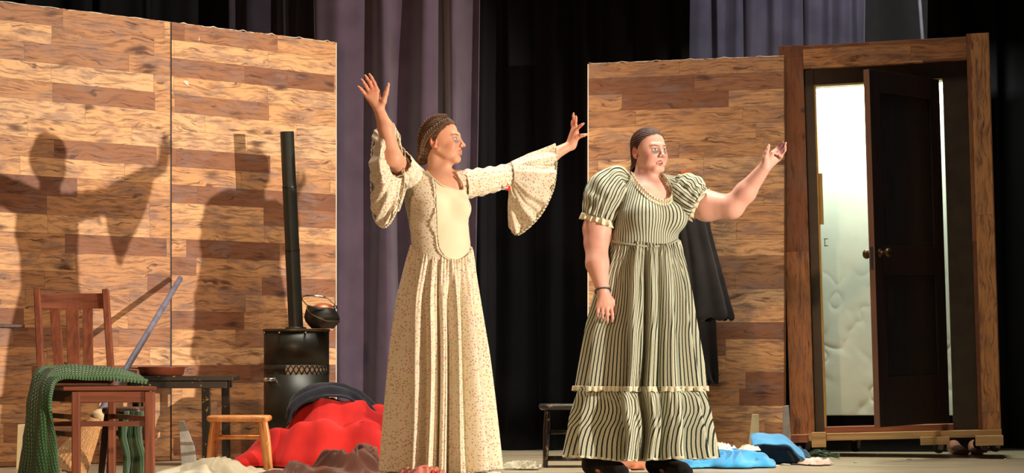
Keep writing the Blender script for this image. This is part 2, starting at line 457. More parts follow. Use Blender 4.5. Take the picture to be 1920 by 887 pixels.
M['floral'] = floral_mat('small_flower_print')
M['stripe'] = stripe_mat('green_stripe_seersucker')
M['skin_fair'] = tint_mat('skin')
M['hair_brown'] = hair_mat('brown_hair', (116, 84, 58), (44, 30, 22))
M['hair_dark'] = hair_mat('dark_brown_hair', (92, 62, 46), (32, 20, 16))
M['bracelet'] = simple('dark_band', (52, 54, 62), 0.4)
M['tag_red'] = simple('red_tag', (214, 30, 40), 0.5)
M['cable'] = simple('green_cable', (30, 66, 44), 0.5)
M['shoe'] = simple('brown_shoe_leather', (140, 92, 70), 0.5)
M['rope'] = simple('pale_rope', (170, 172, 168), 0.7)

# stage floor: long narrow boards, semi gloss, worn
k = NB('stage_floor'); x, y, z = k.xyz(k.obj())[:3]
row = k.math('FLOOR', k.math('DIVIDE', y, 0.12)); rw = k.white(k.comb(row, 4.2, 0))[0]
g1 = k.noise(k.comb(k.math('MULTIPLY', x, 1.6), k.math('MULTIPLY', y, 34), rw), 1, 5, 0.6)
c = k.ramp(g1, [(0.3, lin(140, 128, 104)), (0.7, lin(192, 178, 148))])
c = k.mix(k.math('MULTIPLY', rw, 0.35), c, lin(150, 132, 104))
fy = k.math('FRACT', k.math('DIVIDE', y, 0.12)); jn = k.math('SUBTRACT', 1, k.step(fy, 0.0, 0.04))
c = k.mix(jn, c, lin(56, 46, 36)); st = k.noise(k.obj(), 3.5, 5, 0.7); c = k.mix(k.math('MULTIPLY', k.step(st, 0.55, 0.7), 0.3), c, lin(92, 80, 64))
k.color(c); k.rough(k.math('MULTIPLY_ADD', g1, 0.25, 0.22)); k.bump(g1, 0.05, 0.002); M['floor'] = k.m

# ------------------------------------------------------------------ the setting
bm = bmesh.new(); add_box(bm, (-9, 3.5, -0.3), (9, 17.5, 0)); setprops(bm_obj('floor', bm, M['floor']), kind='structure')
M['wall_paint'] = simple('dark_back_wall_paint', (74, 70, 62), 0.85, var=0.06)
bm = bmesh.new(); add_box(bm, (-9, 16.2, 0), (9, 16.5, 7)); setprops(bm_obj('wall_back', bm, M['wall_paint']), kind='structure')

def curtain(name, px0, px1, d, folds, amp, seed, mat, label, ztop=5.6, step=0.012, sharp=1.0):
    x0 = (px0 - HX) * d / F; x1 = (px1 - HX) * d / F
    nx = max(40, int((x1 - x0) / step)); nz = 18
    x = np.linspace(x0, x1, nx); rs = np.random.RandomState(seed)
    s = (x - x0) / (x1 - x0) * folds
    ph = s + 0.55 * vnoise(np.stack([s * 0.7, s * 0, s * 0], 1), seed, 2)
    ampn = 0.65 + 0.5 * vnoise(np.stack([s * 0.45, s * 0 + 5, s * 0], 1), seed + 3, 2)
    prof = np.sin(2 * PI * ph) * ampn
    prof = np.sign(prof) * np.abs(prof) ** sharp + 0.10 * np.sin(2 * PI * ph * 2.7 + seed)
    z = np.linspace(0.01, ztop, nz); V = []
    for j in range(nz):
        sway = 1 + 0.12 * math.sin(j * 0.7 + seed)
        V.append(np.stack([x + 0.02 * np.sin(ph * 4 + j * 0.3), d + amp * prof * sway, np.full(nx, z[j])], 1))
    o = mesh_obj(name, np.concatenate(V), grid_faces(nz, nx), mat, None)
    solid(o, 0.006); setprops(o, label, 'curtain'); return o

M['purple_shaded'] = cloth_mat('shaded_purple_velour', (36, 31, 42), (28, 24, 33), sheen=0.2)  # the purple velour again, with the shade behind the flats put into its colour
curtain('stage_curtain', 425, 640, 12.85, 4, 0.06, 17, M['purple_shaded'], 'purple stage curtain, coloured darker for shade, high behind the second flat and stovepipe')
curtain('stage_curtain', 592, 893, 12.62, 4.2, 0.085, 4, M['purple'], 'purple-grey velour stage curtain hanging behind the left wooden flats')
curtain('stage_curtain', -60, 445, 13.02, 7, 0.05, 6, M['black_velour'], 'black stage curtain high at the far left behind the left wooden flat')
curtain('stage_curtain', 870, 1297, 12.86, 7, 0.05, 9, M['black_velour'], 'black stage curtain hanging between the purple curtain and the right wooden flat')
curtain('stage_curtain', 1733, 2150, 12.9, 5, 0.04, 13, M['black_velour'], 'black stage curtain at the far right, beside the door unit')
curtain('stage_curtain', 1285, 1625, 15.2, 10, 0.05, 21, M['grey_drape'], 'pale grey lavender drape high upstage, seen above the right flat')
# rope in front of the drape
bm = bmesh.new(); a = W(1720, -60, 14.6); b = W(1733, 120, 14.6); dr = (b - a) / (b[2] - a[2])
add_tube(bm, [b - dr * b[2], a - dr * (a[2] - 5.0)], 0.012, 8)
o = bm_obj('hanging_rope', bm, M['rope'], None, True); setprops(o, 'pale rope hanging taut above the top right corner of the door unit', 'rope')

# ------------------------------------------------------------------ the wooden flats
def stage_flat(name, A, B, z1, z2, mat, label, braces=(), edge_right=True, lean=0.0, seed=0):
    """a panel between floor points A and B (x, y); z1, z2 top heights"""
    A = np.array(A); B = np.array(B); d = B - A; L = np.linalg.norm(d); ang = math.atan2(d[1], d[0])
    t = thing(name, label, 'stage flat', (A[0], A[1], 0), None, (0, 0, ang))
    rs = random.Random(seed)
    # papered face with a slightly uneven, torn top edge
    n = 60; th = 0.025; V = []; Fc = []
    for i in range(n + 1):
        x = L * i / n; zt = z1 + (z2 - z1) * i / n + rs.uniform(-0.004, 0.004)
        V += [(x, 0, 0.004), (x, 0, zt), (x, th, zt), (x, th, 0.004)]
    for i in range(n):
        a = 4 * i; b = a + 4
        for j in range(4): Fc.append((a + j, a + (j + 1) % 4, b + (j + 1) % 4, b + j)[::-1])
    Fc.append((0, 1, 2, 3)); e = 4 * n; Fc.append((e + 3, e + 2, e + 1, e))
    mesh_obj('panel', V, Fc, mat, t, False, world=False)
    bm = bmesh.new(); add_box(bm, (L - 0.002, -0.002, 0.004), (L + 0.004, th, z2)) if edge_right else add_box(bm, (-0.004, -0.002, 0.004), (0.002, th, z1))
    bm_obj('edge_strip', bm, M['paper_edge'] if edge_right != 'dark' else M['jamb'], t, world=False)
    # curled paper along the top
    bm = bmesh.new(); pts = []
    m = 40
    for i in range(m + 1):
        x = L * i / m; pts.append((x, 0.012 + rs.uniform(-0.004, 0.004), z1 + (z2 - z1) * i / m + 0.002 + (0.007 * max(0, math.sin(i * 0.9 + seed)) ** 10)))
    add_tube(bm, pts, [0.0018 + 0.0018 * rs.random() for _ in pts], 6)
    bm_obj('torn_paper_edge', bm, M['paper_edge'], t, True, world=False)
    # rear timber frame
    bm = bmesh.new()
    for x in (0.0, L / 2 - 0.02, L - 0.045): add_box(bm, (x, th, 0.004), (x + 0.045, th + 0.04, min(z1, z2) - 0.03))
    for z in (0.004, 1.1, min(z1, z2) - 0.08): add_box(bm, (0.045, th, z), (L - 0.045, th + 0.038, z + 0.045))
    bm_obj('rear_frame', bm, M['ply'], t, world=False)
    return t
LA = np.array([-2.609, 10.87]); LB = np.array([-1.015, 12.30]); dL = (LB - LA) / np.linalg.norm(LB - LA)
def wall_at(px):
    r = (px - HX) / F; s = (LA[0] - r * LA[1]) / (r * dL[1] - dL[0]); return LA + dL * s
PL = wall_at(-150); PS = wall_at(321)
stage_flat('stage_flat', PL, PS - dL * 0.004, 2.375, 2.375, M['wood_a'], 'wood-plank papered stage flat filling the left edge, behind the wooden chair', edge_right='dark', seed=2)
f2 = stage_flat('stage_flat', PS + dL * 0.004, LB, 2.375, 2.375, M['wood_b'], 'wood-plank papered stage flat behind the black stove and stovepipe', seed=5)
# paper scars on the second flat
for (px, py, w_, h_) in ((350, 156, .042, .022), (373, 73, .008, .022)):
    bm = bmesh.new(); p = wall_at(px); off = np.linalg.norm(p - (PS + dL * 0.004)); zc = CH + (HY - py) * p[1] / F
    vs_ = [bm.verts.new((off + w_ * math.cos(a) * (0.7 + 0.3 * math.sin(3 * a + px)) / 2, -0.0015, zc + h_ * math.sin(a) * (1 + .4 * math.sin(5 * a)) / 2 - 0.2 * w_ * math.cos(a))) for a in [2 * PI * i / 18 for i in range(18)]]
    vs2 = [bm.verts.new((v.co.x, 0.001, v.co.z)) for v in vs_]
    bm.faces.new(vs_)
    for i in range(18): bm.faces.new((vs_[i], vs_[(i + 1) % 18], vs2[(i + 1) % 18], vs2[i]))
    bm_obj('torn_patch', bm, M['paper_edge'], f2, world=False)
RA = FL(1103, 12.32)[:2]; RB = FL(1470, 12.0)[:2]
dR = (RB - RA) / np.linalg.norm(RB - RA)
stage_flat('stage_flat', RA, RB, CH + 547 * 12.32 / F, CH + 562 * 12.0 / F, M['wood_c'], 'wood-plank papered stage flat carrying the coat, joined to the door unit', edge_right=False, seed=8)
# braces at the foot of the flats
def brace(name, label, pts, w, mat, cat='brace'):
    """an upright board with a slanted top, standing on the floor and butting a flat"""
    bm = bmesh.new(); a = [bm.verts.new(p) for p in pts]; n = (Vector(pts[1]) - Vector(pts[0])).cross(Vector(pts[2]) - Vector(pts[0])).normalized() * w
    b = [bm.verts.new(Vector(p) + n) for p in pts]; bm.faces.new(a); bm.faces.new(b[::-1])
    for i in range(len(a)): bm.faces.new((a[i], b[i], b[(i + 1) % len(a)], a[(i + 1) % len(a)]))
    bmesh.ops.recalc_face_normals(bm, faces=bm.faces)
    o = bm_obj(name, bm, mat, None, bevel=0.002); return setprops(o, label, cat)
def wq(l, d): return [tuple(W(x, y, d)) if y is not None else tuple(FL(x, d)) for x, y in l]
brace('plywood_brace', 'grey-white wedge brace at the foot of the second flat, left of the pine stool', wq([(335, 790), (344, 789), (364, 838), (368, None), (340, None)], 11.0), 0.03, M['grey_paint'])
brace('plywood_brace', 'narrow cream board upright at the far left, behind the green blanket', wq([(33, 796), (47, 795), (47, None), (30, None)], 10.75), 0.03, M['cream_ply'])
brace('plywood_brace', 'cream plywood wedge at the foot of the right flat, behind the blue cloth', wq([(1411, 777), (1423, 777), (1424, None), (1402, None)], 11.9), 0.03, M['cream_ply'])
brace('wooden_brace', 'dark grey wedge brace between the right flat and the door unit', wq([(1469, 762), (1479, 760), (1483, 812), (1484, None), (1468, None)], 11.72), 0.03, M['grey_paint'])

# coat rail: orange block with two black hooks
t = thing('coat_rail', 'short orange-brown wooden coat block with black hooks on the right flat', 'coat hook', W(1286, 333, 12.14))
bm = bmesh.new(); p = W(1286, 334, 12.14)
add_box(bm, (p[0] - .032, 12.11, p[2] - .045), (p[0] + .032, 12.165, p[2] + .04)); bm_obj('block', bm, simple('orange_wood', (186, 96, 40), 0.5), t, bevel=0.003)
for hx in (1262, 1310):
    bm = bmesh.new(); q = W(hx, 345, 12.12)
    add_tube(bm, [q + np.array([0, .045, -.03]), q + np.array([0, .02, -.02]), q + np.array([0, -.01, .0]), q + np.array([0, -.02, .03])], [.006, .006, .006, .007], 8)
    add_tube(bm, [q + np.array([0, -.02, .03]), q + np.array([0, -.024, .042])], [.013, .011], 10)
    bm_obj('hook', bm, M['rubber'], t, True)

# ------------------------------------------------------------------ the door unit on casters
D0 = 12.0
lean = math.radians(1.75)
door_yaw = -math.atan2(0.22, 1.17)
orig = FL(1484, 12.1)
unit = thing('door_unit', 'freestanding door frame with half-open dark door on a wheeled platform', 'door', orig, None, (0, -lean, door_yaw))
S = 12.1 / F      # metres per pixel here
# in the unit's own space: x to the right, y away, z up. floor z = 0
ZB = 0.125         # platform top (under the frame)
UW = 1.165; UH = 2.325
OX0, OX1 = 0.19, 0.905; OZ1 = 2.10
def ub(name, boxes, mat, parent=unit, bevel=0.002):
    bm = bmesh.new()
    for lo, hi in boxes: add_box(bm, lo, hi)
    return bm_obj(name, bm, mat, parent, bevel=bevel, world=False)
ub('left_post', [((0, -0.02, ZB), (0.135, 0.10, UH))], M['wood_v'])
ub('right_post', [((1.04, -0.02, ZB), (UW, 0.10, UH + 0.01))], M['wood_v'])
ub('header', [((0.135, -0.016, UH - 0.135), (1.04, 0.10, UH - 0.004))], M['wood_h'])
ub('casing', [((0.135, 0.03, ZB), (OX0, 0.12, UH - 0.135)), ((OX1, 0.03, ZB), (1.04, 0.12, UH - 0.135)), ((OX0, 0.03, OZ1), (OX1, 0.12, UH - 0.135))], M['jamb'])
ub('jamb_edge', [((OX0 - 0.001, 0.026, ZB), (OX0 + 0.009, 0.13, OZ1)), ((OX0, 0.026, OZ1 - 0.009), (OX1, 0.13, OZ1 + 0.001))], M['jamb_edge'])
ub('strike_plate', [((OX0 + 0.006, 0.04, 1.31), (OX0 + 0.03, 0.06, 1.60))], M['jamb_edge'])
ub('threshold', [((OX0, 0.0, ZB), (OX1, 0.12, ZB + 0.035))], M['red_ply'])
ub('latch_catch', [((OX0 + 0.028, 0.05, 1.185), (OX0 + 0.05, 0.055, 1.19)), ((OX0 + 0.028, 0.05, 1.225), (OX0 + 0.05, 0.055, 1.23)), ((OX0 + 0.03, 0.05, 1.185), (OX0 + 0.034, 0.055, 1.23))], M['rubber'])
dol = ub('platform', [((-0.02, -0.06, ZB - 0.04), (UW + 0.0, 0.42, ZB))], M['ply'])
ub('front_board', [((-0.06, -0.12, ZB - 0.045), (0.10, -0.06, ZB - 0.002))], M['red_ply'])
ub('corner_block', [((0.12, -0.09, ZB - 0.075), (0.20, -0.055, ZB + 0.01))], M['ply'])
ub('corner_block', [((0.72, -0.10, ZB - 0.075), (0.88, -0.06, ZB - 0.03))], M['ply'])
ub('corner_block', [((1.02, -0.14, ZB - 0.085), (1.17, -0.06, ZB - 0.03))], M['ply'])
def caster(x, y, ang):
    c = bpy.data.objects.new('caster', None); C.objects.link(c); c.parent = unit
    c.location = (x, y, 0); c.rotation_euler = (0, 0, ang); c.empty_display_size = 0.03
    zt = 0.085
    bm = bmesh.new(); n = 24; r = 0.032
    for (w0, w1, r0) in ((-0.012, 0.012, r),):
        A = [bm.verts.new((r0 * math.cos(2*PI*i/n), w0, r0 + r0 * math.sin(2*PI*i/n))) for i in range(n)]
        B = [bm.verts.new((r0 * math.cos(2*PI*i/n), w1, r0 + r0 * math.sin(2*PI*i/n))) for i in range(n)]
        bm.faces.new(A[::-1]); bm.faces.new(B)
        for i in range(n): bm.faces.new((A[i], A[(i+1) % n], B[(i+1) % n], B[i]))
    me = bpy.data.meshes.new('wheel'); bmesh.ops.recalc_face_normals(bm, faces=bm.faces); bm.to_mesh(me); bm.free(); me.materials.append(M['rubber'])
    w = bpy.data.objects.new('wheel', me); C.objects.link(w); w.parent = c; b = w.modifiers.new('bevel', 'BEVEL'); b.width = 0.004; b.segments = 2
    bm = bmesh.new()
    for s in (-1, 1):
        add_bar(bm, (0.0, s * 0.018, 0.022), (0.016, s * 0.018, zt - 0.004), 0.004, 0.030, up=(1, 0, 0))
        add_tube(bm, [(0, s * 0.014, r), (0, s * 0.024, r)], 0.009, 10)
    add_box(bm, (-0.032, -0.026, zt - 0.006), (0.036, 0.026, zt))
    me = bpy.data.meshes.new('fork'); bm.to_mesh(me); bm.free(); me.materials.append(M['steel'])
    fo = bpy.data.objects.new('fork', me); C.objects.link(fo); fo.parent = c
for (x, y, a) in ((0.17, -0.02, 1.2), (0.82, -0.05, 0.35), (1.07, -0.09, 1.5), (1.13, -0.02, 0.5), (0.07, 0.3, 0.3), (0.35, 0.36, 0.9), (1.05, 0.36, 0.2)): caster(x, y, a)
# the door: hinged at the right jamb, swung towards the house
DW = 0.71; DH0 = ZB + 0.045; DH1 = OZ1 - 0.008
hinge = (OX1 - 0.05, 0.03)
dang = PI + math.radians(58)      # direction of the leaf from the hinge (towards left and camera)
leaf = bpy.data.objects.new('door_leaf', None); C.objects.link(leaf); leaf.parent = unit
leaf.location = (hinge[0], hinge[1], 0); leaf.rotation_euler = (0, 0, dang); leaf.empty_display_size = 0.05
DT = 0.036
def lb(name, boxes, mat, bevel=0.002):
    bm = bmesh.new()
    for lo, hi in boxes: add_box(bm, lo, hi)
    return bm_obj(name, bm, mat, leaf, bevel=bevel, world=False)
st = 0.10
# stiles and rails, with recessed panels
lb('stile_and_rail_frame', [((0, 0, DH0), (st, DT, DH1)), ((DW - st, 0, DH0), (DW - 0.004, DT, DH1)), ((st, 0, DH1 - 0.12), (DW - st, DT, DH1)),
    ((st, 0, DH0), (DW - st, DT, DH0 + 0.27)), ((st, 0, DH0 + 0.82), (DW - st, DT, DH0 + 0.98))], M['door_dark'])
lb('upper_panel', [((st, 0.010, DH0 + 0.98), (DW - st, DT - 0.010, DH1 - 0.12))], M['door_panel'])
lb('lower_panel', [((st, 0.010, DH0 + 0.27), (DW - st, DT - 0.010, DH0 + 0.82))], M['door_panel'])
lb('leading_edge', [((DW - 0.004, 0, DH0), (DW, DT, DH1))], M['door_edge'])
lb('latch_plate', [((DW, 0.008, 1.02), (DW + 0.0015, DT - 0.008, 1.14))], M['rubber'])
for s, nm in ((1, 'door_knob'), (-1, 'door_knob')):
    bm = bmesh.new(); y0 = DT if s > 0 else 0.0; kx = DW - 0.055; kz = 1.105
    add_tube(bm, [(kx, y0, kz), (kx, y0 + s * .004, kz), (kx, y0 + s * .006, kz), (kx, y0 + s * .03, kz), (kx, y0 + s * .036, kz), (kx, y0 + s * .05, kz), (kx, y0 + s * .062, kz), (kx, y0 + s * .066, kz)],
             [.026, .026, .010, .010, .02, .027, .022, .01], 18)
    bmesh.ops.recalc_face_normals(bm, faces=bm.faces)
    bm_obj(nm, bm, M['brass'], leaf, True, world=False)
for hz in (DH0 + 0.2, DH1 - 0.22):
    bm = bmesh.new(); add_tube(bm, [(-0.008, -0.004, hz - .045), (-0.008, -0.004, hz + .045)], 0.007, 10); bm_obj('hinge', bm, M['brass'], leaf, True, world=False)

# white sheet hung behind the doorway, wrinkled towards its foot
def wr(u, v):
    low = np.clip((v - 0.45) / 0.5, 0, 1)
    P = np.stack([u.ravel() * 3.2 + v.ravel() * 2.0, v.ravel() * 7 - u.ravel() * 3.0, u.ravel() * 0], 1)
    r = 1 - np.abs(vnoise(P, 5, 3)).reshape(u.shape) * 2.2
    P2 = np.stack([u.ravel() * 5.0 - v.ravel() * 6.0, v.ravel() * 8 + u.ravel() * 5, u.ravel() * 0], 1)
    r2 = 1 - np.abs(vnoise(P2, 15, 2)).reshape(u.shape) * 2.4
    return 0.006 * low * (np.clip(r, 0, 1) ** 3 + np.clip(r2, 0, 1) ** 4) + 0.002 * np.sin(u * 23) * (0.2 + v)
d = 12.62
xs = [1470, 1560, 1640, 1720, 1800]
ctrl = [[W(x + (y - 150) * 0.03, y, d) for x in xs] for y in (130, 260, 420, 560, 680, 779)]
o = sheet('hanging_sheet', ctrl, M['sheet_white'], None, 240, 300, 0.003, 0, 1, 3, False, wr)
setprops(o, 'lit white sheet hanging behind the half-open door', 'sheet')
# black cloth hung behind the sheet and below it
bm = bmesh.new(); a = W(1478, 779, 12.70); b = W(1800, 779, 12.70)
ctrl = [[np.array([x, 12.645, z]) for x in np.linspace(W(1440, 0, 12.7)[0], W(1822, 0, 12.7)[0], 9)] for z in (2.25, 1.6, .9, .3, 0.01)]
o = sheet('backing_drape', ctrl, M['black_velour'], None, 60, 12, 0.004); setprops(o, 'black drape behind the white sheet, showing below its hem', 'drape')
# lamp inside the doorway, above the sheet
lp = bpy.data.lights.new('doorway_lamp', 'AREA'); lp.energy = 42; lp.color = (0.93, 1.0, 0.84); lp.shape = 'RECTANGLE'; lp.size = 0.75; lp.size_y = 0.12
lo = bpy.data.objects.new('doorway_lamp', lp); C.objects.link(lo); p = W(1650, 60, 12.36); lo.location = (p[0], 12.37, 2.36); lo.rotation_euler = (Vector((p[0], 12.62, 1.3)) - Vector((p[0], 12.37, 2.36))).to_track_quat('-Z', 'Y').to_euler()

# green cable under the platform, shoes behind it
bm = bmesh.new(); rs = random.Random(3); pts = []
for i in range(60):
    tt = i / 59; pts.append((W(1520 + 50 * tt + 18 * math.cos(tt * 16), 0, 11.75)[0], 11.75 + 0.12 * math.sin(tt * 16) + 0.1 * tt, 0.012 + 0.035 * (0.5 + 0.5 * math.sin(tt * 22 + 1)) * (1 if tt < .8 else .2)))
add_tube(bm, pts, 0.005, 8); o = bm_obj('power_cable', bm, M['cable'], None, True); setprops(o, 'coiled dark green cable on the floor under the door unit', 'cable')
def shoe(px, d, yaw, label):
    bm = bmesh.new(); c = FL(px, d); prof = [(0.0, .030, .05, .075), (.05, .036, .05, .08), (.10, .034, .045, .06), (.16, .042, .04, .045), (.22, .040, .035, .036), (.255, .022, .02, .022)]
    rings = []
    for (l, w, _, h) in prof:
        rings.append([(w * math.cos(a), l - .12, max(0.003, h * (0.5 + 0.5 * math.sin(a)))) for a in [2*PI*i/14 for i in range(14)]])
    R = Matrix.Rotation(yaw, 4, 'Z'); vs_ = [[bm.verts.new(Vector(c) + R @ Vector(p)) for p in r] for r in rings]
    for A, B in zip(vs_[:-1], vs_[1:]):
        for i in range(14): bm.faces.new((A[i], A[(i+1) % 14], B[(i+1) % 14], B[i]))
    bm.faces.new(vs_[0][::-1]); bm.faces.new(vs_[-1]); bmesh.ops.recalc_face_normals(bm, faces=bm.faces)
    o = bm_obj('shoe', bm, M['shoe'], None, True); setprops(o, label, 'shoe')
shoe(1796, 12.35, PI + .1, 'tan shoe behind the platform casters, left one of the pair')
shoe(1829, 12.38, PI - .1, 'tan shoe behind the platform casters, right one of the pair')

# ------------------------------------------------------------------ stove with pipe
sp = FL(556, 11.68); stove = thing('wood_stove', 'black sheet-metal drum stove with a tall leaning stovepipe', 'stove', sp)
R_ = 0.178; zt = 0.716
def ring_wall(bm, r, z0, z1, a0=0, a1=2*PI, n=64, th=0.003):
    m = max(2, int(n * (a1 - a0) / (2 * PI))); full = abs(a1 - a0 - 2 * PI) < 1e-6
    vs_ = []
    for i in range(m + (0 if full else 1)):
        a = a0 + (a1 - a0) * i / m
        vs_.append([bm.verts.new((sp[0] + rr * math.cos(a), sp[1] + rr * math.sin(a), z)) for rr in (r, r - th) for z in (z0, z1)])
    for i in range(m):
        A = vs_[i]; B = vs_[(i + 1) % len(vs_)]
        bm.faces.new((A[0], B[0], B[1], A[1])); bm.faces.new((A[2], A[3], B[3], B[2])); bm.faces.new((A[1], B[1], B[3], A[3])); bm.faces.new((A[0], A[2], B[2], B[0]))
zb0 = CH + (HY - 702) * 11.5 / F; zb1 = CH + (HY - 684) * 11.5 / F
bm = bmesh.new(); ring_wall(bm, R_, 0.06, zb0); ring_wall(bm, R_, zb1, zt - 0.012)
ring_wall(bm, R_, zb0, zb1, PI * 1.0, PI * 1.42)
bm_obj('drum', bm, M['stove'], stove, True)
bm = bmesh.new()
a0 = -PI * .58; a1 = 0.12 * PI; nn = 13
for i in range(nn):
    for s in (0, 1):
        b0 = a0 + (a1 - a0) * i / nn; b1 = a0 + (a1 - a0) * (i + 1) / nn
        if s: b0, b1 = b1, b0
        pts = [(sp[0] + (R_ - .002) * math.cos(b0 + (b1 - b0) * q / 3), sp[1] + (R_ - .002) * math.sin(b0 + (b1 - b0) * q / 3), zb0 + (zb1 - zb0) * q / 3) for q in range(4)]
        add_tube(bm, pts, 0.0032, 6)
bm_obj('lattice_vent', bm, M['stove'], stove, True)
bm = bmesh.new(); ring_wall(bm, R_ - .010, zb0 - .02, zb1 + .02, a0, a1); bm_obj('pale_liner', bm, simple('white_liner', (250, 244, 228), 0.9), stove, True)
bm = bmesh.new(); add_lathe(bm, [(0, -.014), (R_ + .002, -.014), (R_ + .005, -.010), (R_ + .005, -.002), (R_ + .004, 0), (0, 0)], (sp[0], sp[1], zt), 64)
bm_obj('top_plate', bm, M['stove_rim'], stove, False)
for a in (-0.5, -1.2, -2.0, -2.7):
    bm = bmesh.new(); add_lathe(bm, [(0, -.006), (.006, -.005), (.006, .003), (0, .005)], (sp[0] + (R_ + .006) * math.cos(a), sp[1] + (R_ + .006) * math.sin(a), zt - .02), 10)
    bm_obj('rim_screw', bm, M['stove_rim'], stove, True)
bm = bmesh.new(); ring_wall(bm, R_ + .001, 0.0, 0.06, n=48); bm_obj('base_ring', bm, M['iron'], stove, True)
hp = W(503, 712, 11.5)
bm = bmesh.new(); q = np.array([sp[0] + R_ * math.cos(-2.5), sp[1] + R_ * math.sin(-2.5), CH - 45 * 11.5 / F])
add_tube(bm, [q + np.array([.0, .01, 0]), q + np.array([-.012, -.035, 0])], .011, 12); add_tube(bm, [q + np.array([-.018, -.035, 0]), q + np.array([.042, -.040, 0])], [.009, .011], 14)
bm_obj('latch_handle', bm, M['chrome'], stove, True)
# pipe in three sections
pb = np.array([W(555, 0, 11.66)[0], 11.66, zt]); pt = W(538, 247, 11.62)
pipe = bpy.data.objects.new('stove_pipe', None); C.objects.link(pipe); pipe.parent = stove; pipe.location = tuple(pb - sp)
for i, (q0, q1) in enumerate(((0, .40), (.395, .72), (.715, 1.0))):
    bm = bmesh.new(); A = pb + (pt - pb) * q0; B = pb + (pt - pb) * q1; r = .0375 + .0012 * (2 - i)
    A2 = Vector(A); B2 = Vector(B); dd = (B2 - A2).normalized()
    add_tube(bm, [A2, A2 + dd * .006, A2 + dd * .012, B2 - dd * .002, B2], [r + .001, r + .003, r, r, r - .001], 32, cap=False)
    add_tube(bm, [B2, A2], [r - .004, r - .004], 32, cap=False)
    bmesh.ops.translate(bm, verts=bm.verts, vec=Vector(-pb))
    o = bm_obj('pipe_section', bm, M['stove'], pipe, True, world=False)
bm = bmesh.new(); add_lathe(bm, [(.040, .012), (.056, .009), (.060, .0), (.038, .0)], (0, 0, 0), 32); bm_obj('pipe_collar', bm, M['stove'], pipe, True, world=False)

# coal scuttle on the stove top
cs = W(604, 617, 11.62); cs[2] = zt; sc = thing('coal_scuttle', 'dark iron coal scuttle with chrome bail handle, on the stove top', 'coal scuttle', cs)
def srad(v): return float(np.interp(v, [0, .08, .3, .5, .75, 1], [.058, .068, .088, .092, .080, .064]))
V = []; n = 56; mrow = 16
for j in range(mrow + 1):
    v_ = j / mrow
    for i in range(n):
        a = 2 * PI * i / n; ca, sa = math.cos(a), math.sin(a); rr = srad(v_)
        V.append((cs[0] + rr * ca * (1.05 if ca > 0 else .98) - .016 * v_ * max(0, -ca), cs[1] + rr * sa * .92, zt + .002 + v_ * (.112 + .016 * max(0, -ca))))
Fc = [tuple(f) for f in grid_faces(mrow + 1, n, True)]; Fc.append(tuple(range(n))[::-1])
o = mesh_obj('bucket', V, Fc, M['iron'], sc); solid(o, 0.004, -1)
bm = bmesh.new(); pts = []
for i in range(30):
    q = i / 29; a = PI * (1.05 + .95 * q); v_ = 1 - .66 * min(1, q * 1.7) ** .8; rr = srad(v_) + .002; ca = math.cos(a)
    pts.append((cs[0] + rr * ca * (1.05 if ca > 0 else .98) - .016 * v_ * max(0, -ca), cs[1] + rr * math.sin(a) * .92, zt + .002 + v_ * (.112 + .016 * max(0, -ca))))
add_tube(bm, pts, .0035, 8); bm_obj('seam_band', bm, M['stove_rim'], sc, True)
bm = bmesh.new(); add_lathe(bm, [(.064, .0), (.060, .010), (.040, .024), (.012, .031), (0, .032)], (cs[0] + .006, cs[1], zt + .110), 40, 1.0, .9); bm_obj('copper_lid', bm, M['copper'], sc, True)
bm = bmesh.new(); pts = [(cs[0] - .078, cs[1] + .0, zt + .125), (cs[0] - .105, cs[1] - .04, zt + .16), (cs[0] - .09, cs[1] - .07, zt + .178), (cs[0] - .02, cs[1] - .085, zt + .176), (cs[0] + .03, cs[1] - .07, zt + .165), (cs[0] + .06, cs[1] - .02, zt + .14), (cs[0] + .078, cs[1], zt + .122)]
pts = [tuple(p) for p in catmull(np.array(pts), 40)]
add_tube(bm, pts, .003, 8); add_tube(bm, pts[10:26], .006, 10); bm_obj('bail_handle', bm, M['chrome'], sc, True)
for s in (-1, 1):
    bm = bmesh.new(); add_lathe(bm, [(0, -.012), (.011, -.008), (.012, .006), (0, .012)], (cs[0] + s * .072, cs[1] - .01, zt + .118), 12)
    bm_obj('handle_lug', bm, M['iron'], sc, True)

# ------------------------------------------------------------------ low black bench, pan
bx0 = W(238, 0, 11.15)[0]; bx1 = W(443, 0, 11.15)[0]; bz = CH + (HY - 705) * 11.05 / F
bench = thing('low_bench', 'low worn black-painted bench table against the left flats, under the pan', 'table', ((bx0 + bx1) / 2, 11.15, 0))
byaw = 0.0
bm = bmesh.new(); add_box(bm, (bx0, 11.02, bz - .024), (bx1, 11.3, bz)); bm_obj('table_top', bm, M['black_worn'], bench, bevel=0.003)
bm = bmesh.new(); add_box(bm, (bx0 + .02, 11.045, bz - .064), (bx1 - .035, 11.065, bz - .024)); add_box(bm, (bx0 + .02, 11.255, bz - .064), (bx1 - .035, 11.275, bz - .024)); bm_obj('apron', bm, M['black_worn'], bench, bevel=0.002)
for (px, y) in ((386, 11.07), (423, 11.25), (256, 11.07), (262, 11.25)):
    x = W(px, 0, y)[0]; bm = bmesh.new(); add_bar(bm, (x, y, bz - .03), (x + .004, y, 0), .042, .032, (0, 1, 0)); bm_obj('leg', bm, M['black_gloss'], bench, bevel=0.003)
pc = W(303, 0, 11.14); pan = thing('frying_pan', 'round reddish-brown pan on the low black bench', 'pan', (pc[0], 11.14, bz))
bm = bmesh.new(); add_lathe(bm, [(0, .001), (.105, .001), (.114, .008), (.121, .040), (.124, .046), (.126, .047), (.124, .043), (.118, .040), (.110, .010), (.10, .005), (0, .005)], (pc[0], 11.14, bz), 48, 1, .95)
